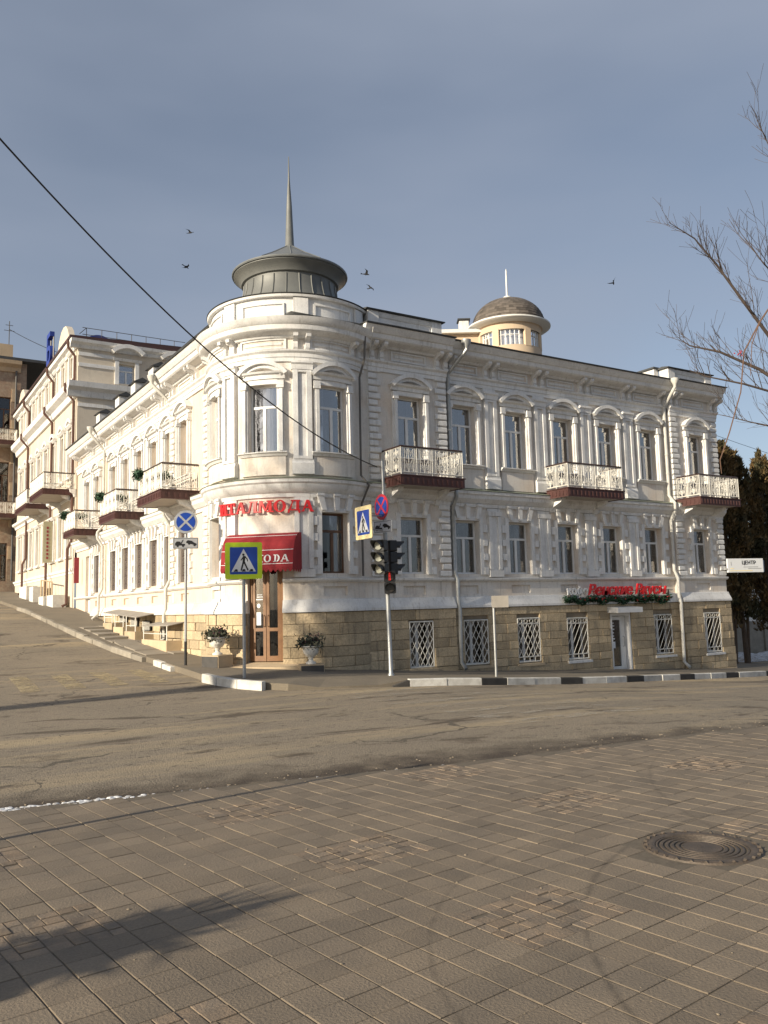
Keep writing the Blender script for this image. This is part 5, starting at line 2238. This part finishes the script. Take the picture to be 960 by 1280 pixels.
# curved gable above the street front
gab = [(43.2, 15.25), (43.2, 15.7), (43.6, 15.85), (43.9, 16.25), (44.4, 16.6), (45.0, 16.7), (45.6, 16.6), (46.1, 16.25), (46.4, 15.85), (46.8, 15.7), (46.8, 15.25)]
MB().lpoly(U0, gab, -.1, .2).build('gable', 'cream_wall', up)
gab = [(57.0, 15.25), (57.2, 15.9), (57.8, 16.4), (58.4, 16.5), (59, 16.4), (59.6, 15.9), (59.8, 15.25)]
MB().lpoly(U0, gab, -.1, .2).build('gable', 'cream_wall', up)
for y in (42.55, 48.1, 56.0):
    k = MB()
    k.tube([U0(y, .45, 15.25), U0(y, .42, 14.9), U0(y, .1, 14.5), U0(y, .1, 13.3), U0(y, .55, 13.0), U0(y, .55, 12.7), U0(y, .12, 12.2), U0(y, .12, 5.2), U0(y, .3, 4.8), U0(y, .3, g(8.5, y) + .2), U0(y, .5, g(8.5, y) + .08)], .07, 8)
    k.build('downpipe', 'pipe_brown', up, smooth=True)
balcony(U0, 42.45, 46.2, 1.5, up, zs=7.45)
balcony(U0, 48.6, 52.4, 1.3, up, zs=7.45)
k = MB()
for i in range(7):
    x = 9.1 + i * .75
    k.tube([(x, 42.35, 15.3), (x, 42.35, 15.98)], .018, 5)
for z in (15.62, 15.97):
    k.tube([(8.9, 42.35, z), (14.2, 42.35, z)], .018, 5)
k.tube([(9.1, 42.35, 15.98), (8.75, 42.3, 15.6)], .018, 5)
k.build('roof_rail', 'pipe_dark', up)
rl = thing('rooftop_sign', 'big blue letters mounted on the roof behind the curved gable', 'sign', (8.6, 47.5, 15.5))
vs, fs = text_mb('Б', 2.1, .12, bold=.03)
k = MB()
k.add([(8.45 + c, 48.3 - a, 15.55 + b * 1.15) for a, b, c in vs], fs)
k.build('letter', 'blue_letter', rl)
k = MB()
for i, (x, w, h) in enumerate(((9.9, .8, .55), (11.2, .7, .35))):
    arch(k, US, x, 15.4, w / 1, h, .3, -1.1, -.8)
k.build('letter_top', 'blue_letter', rl)
k = MB()
for y in (47.4, 48.2):
    k.bar((8.45, y, 15.3), (8.45, y, 16.9), .05)
k.build('frame', 'pipe_dark', rl)
# steps, low walls and hanging boards of that house
st = thing('stone_steps', 'pale stone entrance steps and low parapet beside the uphill house', 'steps', (8.2, 46, 2.2))
for i, (x0, x1, y0, y1, h) in enumerate(((7.9, 8.5, 43.2, 44.8, .5), (7.75, 8.5, 44.9, 46.2, .38), (7.8, 8.5, 48.2, 49.4, .75), (7.9, 8.5, 51, 53.5, .6))):
    MB().box(x0, x1, y0, y1, g(8, y0) - .4, g(8, y1) + h).build('step', 'urn', st)
k = MB()
for y in (44.6, 45.3, 46.0, 46.8, 47.6):
    k.bar((8.1, y, g(8, y)), (8.1, y, g(8, y) + 1.2), .05)
k.bar((8.1, 44.6, g(8, 44.6) + 1.2), (8.1, 47.6, g(8, 47.6) + 1.2), .05)
k.build('railing', 'sandstone', st)
bd = MB().box(8.05, 8.5, 47.0, 47.08, 4.4, 6.6)
bd = bd.build('hanging_board', 'board_khaki')
tag(bd, 'tall khaki hanging signboard projecting from the uphill house wall', 'sign')
k = MB()
for i in range(9):
    k.box(8.22, 8.32, 46.985, 46.996, 4.6 + i * .2, 4.72 + i * .2)
k.build('lettering', 'maroon_text', bd)
bd2 = MB().box(8.42, 8.64, 41.0, 41.06, 3.1, 4.3).build('hanging_board', 'maroon_text')
tag(bd2, 'narrow maroon hanging board beside the white gate of the mansion', 'sign')

# house at the top of the street
th = thing('top_house', 'tall weathered ochre house with dark balconies closing the top of the side street', 'building', (5, 66, 3.3))
TH = Fr('R', -41.8)          # faces the square at y = 62
holes = [(7.55, 8.3, 4.0, 6.6, .2, False), (7.5, 8.3, 9.4, 12.2, .2, False), (7.5, 8.3, 14.2, 16.8, .2, False), (4.4, 5.4, 4.6, 6.6, .2, False), (4.4, 5.4, 9.6, 11.8, .2, False)]
wall(TH, 2.0, 9.3, 2.0, 19.3, holes, 'wall', 'brick_old', th, ret=12)
for h in holes:
    sash(TH, (h[0] + h[1]) / 2, h[1] - h[0], h[2], h[3], th, m='wood_dark', gm='glass_dark')
MB().lprof(TH, 1.8, 8.9, [(-.03, 18.6), (.1, 18.62), (.2, 18.9), (.5, 19.1), (.55, 19.35), (-.03, 19.4)]).build('cornice', 'ochre', th)
MB().box(1.9, 14, 61.6, 74, 19.4, 19.6).build('roof', 'roof_dark', th)
o = MB().box(6.9, 8.5, 63.0, 64.6, 19.6, 20.9).build('chimney', 'ochre', th)
for zs in (8.2, 13.2):
    balcony(TH, 5.6, 8.6, 1.4, th, zs=zs, consoles=False)
MB().tube([TH(8.6, .12, 18.7), TH(8.6, .12, 4.0)], .07, 6).build('downpipe', 'pipe_dark', th)
for i in range(6):
    z = 5.5 + i * 2.2
    k = MB().lbox(TH, 8.36, 8.72, -.02, .08, z, z + .9)
    k.build('quoin_block', 'ochre', th)
k = MB()
k.tube([(8.3, 63.6, 20.9), (8.3, 63.6, 22.8)], .03, 5)
for z, w in ((22.5, .5), (22.1, .7)):
    k.tube([(8.3 - w / 2, 63.6, z), (8.3 + w / 2, 63.6, z)], .02, 4)
k.build('antenna', 'pipe_dark', th)

# ================================================================== domed house behind
CX, CY = 31.4, 36.0
dm = thing('domed_house', 'pale orange house behind the mansion with a round glazed lantern and brown shingled dome', 'building', (CX, CY, -1))
MB().lathe([(1.85, -1.5), (1.85, 16.05)], 40, (CX, CY)).build('lantern_wall', 'far_orange', dm, smooth=True)
MB().lathe([(1.85, 16.95), (1.87, 17.3), (1.95, 17.34)], 40, (CX, CY)).build('lantern_frieze', 'far_orange', dm, smooth=True)
for i in range(8):
    a = R_(-117 + 21.5 + 43 * i)
    c0 = (CX + 1.76 * math.cos(a), CY + 1.76 * math.sin(a))
    w = .19
    t = Vector((-math.sin(a), math.cos(a), 0))
    nn_ = Vector((math.cos(a), math.sin(a), 0))
    k = MB()
    b = [Vector((*c0, 0)) + t * s * w + nn_ * d for s, d in ((-1, -.1), (1, -.1), (1, .1), (-1, .1))]
    k.add([(p.x, p.y, 16.0) for p in b] + [(p.x, p.y, 17.0) for p in b], [(0, 3, 2, 1), (4, 5, 6, 7), (0, 1, 5, 4), (1, 2, 6, 5), (2, 3, 7, 6), (3, 0, 4, 7)])
    k.build('post', 'far_orange', dm)
    # glazing between this post and the next
    a1 = a + R_(43)
    k = MB()
    n = 5
    for j in range(n + 1):
        aa = a + (a1 - a) * j / n
        k.bar((CX + 1.72 * math.cos(aa), CY + 1.72 * math.sin(aa), 16.0), (CX + 1.72 * math.cos(aa), CY + 1.72 * math.sin(aa), 17.0), .05)
    for z in (16.03, 16.66, 16.95):
        k.tube([(CX + 1.72 * math.cos(a + (a1 - a) * j / n), CY + 1.72 * math.sin(a + (a1 - a) * j / n), z) for j in range(n + 1)], .035, 4)
    wf = k.build('window', 'upvc', dm)
    k = MB()
    k.lathe([(1.70, 16.0), (1.70, 17.0)], 5, (CX, CY), a, a1)
    k.build('pane', 'glass', wf)
MB().lathe([(1.55, 16.0), (1.55, 17.2)], 24, (CX, CY)).build('lantern_room', 'curtain', dm)
MB().lathe([(1.9, 17.33), (2.34, 17.44), (2.42, 17.5), (2.42, 17.57), (2.3, 17.62), (2.0, 17.68)], 44, (CX, CY)).build('eave_ring', 'far_white', dm, smooth=True)
k = MB()
NR, NC = 15, 46
for i in range(NR):
    e0, e1 = R_(90 * i / NR), R_(90 * (i + 1) / NR)
    for j in range(NC):
        a0 = 2 * math.pi * (j + .5 * (i % 2)) / NC
        a1 = a0 + 2 * math.pi / NC
        k.cur = random.random()
        rr = lambda e, off=0: (2.08 + off) * math.cos(e) ** .92
        zz = lambda e: 17.66 + 1.62 * math.sin(e)
        k.add([(CX + rr(e0, .03) * math.cos(a0), CY + rr(e0, .03) * math.sin(a0), zz(e0) - .02), (CX + rr(e0, .03) * math.cos(a1), CY + rr(e0, .03) * math.sin(a1), zz(e0) - .02),
               (CX + rr(e1) * math.cos(a1), CY + rr(e1) * math.sin(a1), zz(e1)), (CX + rr(e1) * math.cos(a0), CY + rr(e1) * math.sin(a0), zz(e1))], [(0, 1, 2, 3)])
k.build('dome', 'dome_tile', dm, rnd=True, kind='stuff')
MB().lathe([(.001, 19.2), (.28, 19.22), (.28, 19.42), (.16, 19.5), (.06, 19.55), (.05, 21.0), (.02, 21.15), (.001, 21.2)], 12, (CX, CY)).build('finial', 'far_white', dm, smooth=True)
wing = Matrix.Translation((CX, CY, 0)) @ Matrix.Rotation(-.5592, 4, 'Z')


def turned(k):
    k.v = [tuple(wing @ Vector(v)) for v in k.v]
    return k


turned(MB().box(-9, -.3, -.4, 7, -1.5, 17.15)).build('wing_wall', 'far_orange', dm)
turned(MB().box(-9.3, -.2, -.75, 7.3, 17.16, 17.36)).build('wing_eave', 'far_white', dm)
turned(MB().prism([(-.7, 17.37), (3.2, 17.75), (7.2, 17.37)], lambda p, z, t: (t, p, z), -9.2, -.6)).build('wing_roof', 'roof_dark', dm)
o = turned(MB().box(-2.75, -2.2, 1.0, 1.6, 17.4, 18.45)).build('chimney', 'trim', dm)
turned(MB().box(-2.85, -2.1, .9, 1.7, 18.5, 18.58)).build('cap', 'roof_dark', o)
turned(MB().box(-3.9, -3.2, 1.0, 1.6, 17.5, 17.95)).build('roof_vent', 'roof_dark', dm)

# ================================================================== far right background
ph_ = thing('pale_house', 'pale plastered house seen between the conifer trunks beyond the mansion', 'building', (56, 40, -1.6))
k = MB().box(48, 75, 41, 52, -3, 3.6)
k.build('wall', 'far_white', ph_)
for x in (50, 53.5, 57, 60.5, 64):
    w_ = MB().box(x, x + 1.2, 40.93, 41.05, .2, 2.2).build('window', 'upvc', ph_)
    MB().box(x + .1, x + 1.1, 40.9, 40.929, .3, 2.1).build('pane', 'glass_dark', w_)
k = MB().prism([(40.6, 3.6), (46.5, 5.6), (52.4, 3.6)], lambda p, z, t: (t, p, z), 47.6, 75.4)
k.build('roof', 'roof_metal', ph_)
gw = MB()
gw.box(28.9, 70, 29.6, 29.9, -2.5, .3)
for i in range(14):
    gw.box(30 + i * 2.8, 30.35 + i * 2.8, 29.5, 29.599, -2.5, .45)
gwo = gw.build('garden_wall', 'kerb_grey')
tag(gwo, 'low grey garden wall behind the conifers', 'wall')
k = MB()
for i in range(260):
    x, y = random.uniform(29.5, 46), random.uniform(25.5, 29.2)
    lump(k, (x, y, g(x, y) - .13), random.uniform(.3, .8), .25)
o = k.build('snow_patch', 'snow', smooth=True)
o['kind'] = 'stuff'
o['label'] = 'patchy old snow on the ground behind the conifers'
o['category'] = 'snow'

# ================================================================== conifers beside the mansion
rng = random.Random(11)


def thuja(x, y, h, r, label):
    z0 = g(x, y) - .2
    t = thing('conifer', label, 'tree', (x, y, z0), group='conifers beside the mansion')
    k = MB()
    k.tube([(x, y, z0 - .2), (x + rng.uniform(-.15, .15), y, z0 + 2.2), (x + rng.uniform(-.1, .1), y, z0 + h * .8)], .13, 8, .05)
    k.tube([(x + .1, y, z0 - .2), (x + .4, y + .1, z0 + 2.4), (x + .3, y, z0 + h * .6)], .09, 7, .04)
    k.build('trunk', 'bark', t, smooth=True)
    k = MB()
    lo = 1.9
    # plumes: upright clusters of small flat sprays
    for p in range(70):
        a = rng.uniform(0, 2 * math.pi)
        f = rng.random() ** .8
        zc = lo + (h - lo - .5) * f
        ext = r * (1 - .75 * max(0, (f - .55) / .45) ** 1.6) * (.55 + .45 * min(1, f * 5))
        rad = ext * rng.uniform(.25, .95)
        cx, cy = x + rad * math.cos(a), y + rad * math.sin(a)
        L = rng.uniform(.7, 1.3)
        for _ in range(170):
            s = rng.random()
            w = .30 * (1 - s * .8) * (1 if p < 40 else .7)
            q = Vector((cx + rng.gauss(0, w * .6), cy + rng.gauss(0, w * .6), z0 + zc + (s - .4) * L))
            d = Vector((rng.gauss(0, .5) + math.cos(a) * .35, rng.gauss(0, .5) + math.sin(a) * .35, rng.uniform(.5, 1.2))).normalized()
            b = d.orthogonal().normalized()
            b = Matrix.Rotation(rng.uniform(0, 6.28), 3, d) @ b
            sz = rng.uniform(.08, .17)
            k.cur = rng.random()
            k.add([q - b * sz * .4, q + b * sz * .4, q + d * sz * 1.6], [(0, 1, 2)])
    k.cur = 0
    c = k.build('crown', 'thuja', t, rnd=True)


thuja(33.4, 24.0, 10.2, 1.0, 'dark multi stemmed conifer with rusty top standing closest to the mansion wall')
thuja(34.9, 24.4, 10.1, 1.0, 'dark conifer with rusty top, second from the mansion wall')
thuja(36.5, 24.1, 10.0, 1.1, 'dark conifer third from the mansion wall with a broad crown')
thuja(38.3, 25.2, 10.3, 1.2, 'dark conifer farthest from the mansion wall')


# ================================================================== bare trees
def grow(k, start, d, L, r, lvl, rg, up=.25, kids=(3, 5), wob=.16, rmin=.0035):
    n = max(3, int(L / .22))
    pts, rad = [Vector(start)], [r]
    d = Vector(d).normalized()
    step = L / n
    for i in range(n):
        d = (d + Vector((rg.gauss(0, wob), rg.gauss(0, wob), rg.gauss(0, wob) + up * .25))).normalized()
        pts.append(pts[-1] + d * step)
        rad.append(max(rmin, r * (1 - .72 * (i + 1) / n)))
    k.tube(pts, rad, 6 if r > .03 else (4 if r > .012 else 3), cap=False)
    if lvl <= 0:
        return
    for c in range(rg.randint(*kids)):
        t = rg.uniform(.2, .98)
        i = min(n - 1, int(t * n))
        base = pts[i].lerp(pts[i + 1], t * n - i)
        dd = (pts[i + 1] - pts[i]).normalized()
        side = Matrix.Rotation(rg.uniform(0, 6.28), 3, dd) @ dd.orthogonal().normalized()
        nd = dd * rg.uniform(.55, .9) + side * rg.uniform(.45, .85) + Vector((0, 0, up))
        grow(k, base, nd, L * rg.uniform(.35, .62), max(rmin, rad[i] * rg.uniform(.4, .6)), lvl - 1, rg, up, kids, wob, rmin)


rg = random.Random(5)
tx, ty = 11.9, 5.6
rt = thing('bare_tree', 'leafless tree at the edge of the square reaching thin branches over the mansion roof', 'tree', (tx, ty, g(tx, ty)))
k = MB()
tz = g(tx, ty)
fork = at_depth(1085, 560, 11.2)
k.tube([(tx, ty, tz - .2), (tx - .03, ty + .02, tz + 1.5), tuple(Vector((tx, ty, tz + 2.6)).lerp(fork, .6)), tuple(fork)], [.2, .16, .13, .11], 10)
k.build('trunk', 'bark', rt, smooth=True)
k = MB()


def limb(px, r0, r1):
    pts = [at_depth(*p) for p in px]
    n = len(pts)
    rads = [r0 + (r1 - r0) * i / (n - 1) for i in range(n)]
    k.tube(pts, rads, 6, cap=False)
    return pts, rads


specs = [
    ([(1085, 560, 11.2), (1010, 500, 11.0), (965, 425, 10.9), (930, 378, 10.8), (895, 330, 10.8), (868, 298, 10.7), (836, 278, 10.6)], .055, .006),
    ([(1085, 560, 11.2), (1020, 510, 11.3), (950, 462, 11.4), (900, 440, 11.4), (862, 432, 11.5), (850, 424, 11.5)], .055, .006),
    ([(1085, 560, 11.2), (1040, 480, 10.6), (985, 360, 10.2), (955, 330, 10.0), (925, 290, 10.0)], .04, .005),
    ([(1085, 560, 11.2), (1090, 380, 11.5), (1020, 260, 11.6), (965, 190, 11.7), (946, 150, 11.7)], .05, .006),
    ([(1060, 540, 11.2), (1000, 540, 11.6), (940, 528, 11.8), (903, 519, 11.9)], .035, .005),
    ([(1050, 530, 11.2), (1000, 500, 10.8), (930, 480, 10.7), (880, 470, 10.8), (868, 462, 10.8)], .035, .005),
    ([(1085, 560, 11.2), (1120, 420, 11.0), (1150, 250, 10.8), (1190, 120, 10.6)], .09, .01),
    ([(1085, 560, 11.2), (1180, 470, 11.8), (1260, 380, 12.2), (1330, 300, 12.5)], .08, .01),
]
for px, r0, r1 in specs:
    pts, rads = limb(px, r0 * .62, r1 * .6)
    for i in range(1, len(pts) - 1):
        seg = (pts[i + 1] - pts[i]).length
        for q in range(max(4, int(seg / .075))):
            t = rg.random()
            b = pts[i].lerp(pts[i + 1], t)
            dd = (pts[i + 1] - pts[i]).normalized()
            side = Matrix.Rotation(rg.uniform(0, 6.28), 3, dd) @ dd.orthogonal().normalized()
            nd = dd * rg.uniform(.3, .8) + side * rg.uniform(.15, .6) + Vector((0, 0, rg.uniform(.1, .9)))
            grow(k, b, nd, rg.uniform(.2, .85) * rg.uniform(.5, 1), min(.0065, rads[i] * .5), 1, rg, up=.3, kids=(3, 6), wob=.10, rmin=.0021)
crown = k.build('crown', 'twig', rt)
k = MB()
k.tube([at_depth(*p) for p in ((985, 350, 9.2), (950, 402, 9.2), (930, 440, 9.2), (926, 490, 9.2), (912, 540, 9.2), (900, 575, 9.2), (902, 592, 9.2))], [.010, .009, .008, .007, .007, .006, .004], 5)
k.tube([at_depth(*p) for p in ((950, 402, 9.2), (940, 430, 9.15), (938, 470, 9.15))], [.006, .005, .003], 5)
k.build('hanging_shoot', 'twig_orange', rt)
k = MB()
c = at_depth(925, 442, 9.15)
for i in range(12):
    lump(k, (c.x + rg.gauss(0, .02), c.y + rg.gauss(0, .02), c.z + rg.gauss(0, .025)), .009, 1.2)
k.build('dry_berries', 'berry', rt, kind='stuff')

# trees on the left side of the square, outside the picture; they dapple the front
for i, (x, y, h, lab) in enumerate(((-12.0, 15.5, 15.0, 'tall leafless tree across the side street, nearer the square'), (-18.0, 14.8, 18.5, 'taller leafless tree across the side street, farther from the mansion'))):
    t = thing('bare_tree', lab, 'tree', (x, y, g(x, y)))
    k = MB()
    z0 = g(x, y)
    k.tube([(x, y, z0 - .2), (x + .1, y, z0 + 2), (x, y + .1, z0 + h * .45)], [.24, .2, .15], 10)
    k.build('trunk', 'bark', t, smooth=True)
    k = MB()
    for q in range(11):
        a = rg.uniform(0, 6.28)
        zz = z0 + h * rg.uniform(.32, .48)
        grow(k, (x, y, zz), (math.cos(a) * .5, math.sin(a) * .12, rg.uniform(.8, 1.4)), h * rg.uniform(.35, .5), .085, 3, rg, up=.2, kids=(3, 4), wob=.1, rmin=.009)
    k.build('crown', 'twig', t)

# unseen slim post and added conifer shape, built to throw shadows across the square
lp = thing('slim_post', 'slim dark post standing on the paved square near its road edge', 'post', (-.85, 6.75, 0))
MB().lathe([(.0, -.1), (.06, -.1), (.06, .05), (.034, .07), (.030, 2.02), (.0, 2.05)], 12).build('post', 'pipe_dark', lp, True, smooth=True)
MB().lathe([(.045, 1.98), (.045, 2.06), (.0, 2.1)], 12).build('post_cap', 'pipe_dark', lp, True, smooth=True)
yc = thing('conifer_shadow_caster', 'unseen shadow caster shaped like a narrow young conifer with shaggy long needled tip', 'tree', (-2.95, 3.95, 0))
k = MB().tube([(0, 0, -.1), (0, 0, 1.4)], .06, 8)
k.build('trunk', 'bark', yc, True)
k = MB()
leaf_cloud(k, [(0, 0, .3), (0, 0, .8), (0, 0, 1.35)], 14000, .09, .045, rg)
for i in range(300):
    a, e = rg.uniform(0, 6.28), rg.uniform(-.7, 1.3)
    b = Vector((rg.gauss(0, .05), rg.gauss(0, .05), rg.uniform(1.2, 1.5)))
    d = Vector((math.cos(a) * math.cos(e), math.sin(a) * math.cos(e), math.sin(e)))
    L = rg.uniform(.22, .46)
    k.tube([b, b + d * L * .6, b + d * L + Vector((0, 0, -.03))], [.022, .017, .002], 3, cap=False)
k.build('crown', 'spruce', yc, True)

# ================================================================== wires and birds
k = MB()
A, B = Vector((-1.62, 10.54, 10.38)), Vector((12.3, 19.97, 5.6))
pts = []
for i in range(41):
    t = i / 40
    p = A.lerp(B, t)
    p.z -= 1.1 * 4 * t * (1 - t)
    pts.append(p)
k.tube(pts, .015, 5)
w = k.build('overhead_cable', 'wire')
tag(w, 'black overhead cable sagging across the turret to the right front', 'cable')
for i, (p, q, sag, lab) in enumerate((((11.17, 17.71, 5.15), (13.0, 20.0, 5.6), .1, 'short thin cable from the signal post to the right front'),
                                     ((27.9, 20.3, 8.0), (60, 24, 7.5), .6, 'thin cable leaving the far corner of the mansion'),
                                     ((8.3, 63.6, 22.2), (14.0, 50, 16.2), .5, 'thin cable from the roof antenna to the uphill house'))):
    k = MB()
    p, q = Vector(p), Vector(q)
    pts = []
    for j in range(17):
        t = j / 16
        c = p.lerp(q, t)
        c.z -= sag * 4 * t * (1 - t)
        pts.append(c)
    k.tube(pts, .009 if i < 2 else .02, 4)
    o = k.build('thin_cable', 'wire')
    tag(o, lab, 'cable')
for i, (px, py, d, yaw, flap, lab) in enumerate(((238, 291, 40, .4, .5, 'dark bird flying left of the spire, the higher one'), (233, 334, 42, 2.0, .1, 'dark bird flying left of the spire, the lower one'),
                                            (458, 343, 40, 1.0, .7, 'dark bird gliding right of the turret cap, the upper one'), (463, 360, 40, 0.1, .15, 'dark bird gliding right of the turret cap, the lower one'),
                                            (767, 354, 40, 2.4, .9, 'dark bird flying beyond the shingled dome'))):
    c = at_depth(px, py, d)
    k = MB()
    k.tube([(0, -.14, 0), (0, -.06, .01), (0, .04, .01), (0, .12, 0), (0, .2, -.01)], [.012, .035, .04, .025, .012], 6)
    for s in (-1, 1):
        k.add([(0, -.06, .02), (0, .07, .02), (s * .14, .03, .02 + flap * .12), (s * .26, .1, .02 + flap * .16), (s * .14, -.06, .03 + flap * .12)], [(0, 1, 2, 4), (4, 2, 3)])
    k.add([(-.02, .18, 0), (.02, .18, 0), (.05, .28, 0), (-.05, .28, 0)], [(0, 1, 2, 3)])
    o = k.build('bird', 'bird')
    o.location = c
    o.rotation_euler = (.2, .15 * i, yaw)
    tag(o, lab, 'bird', 'birds in the sky')
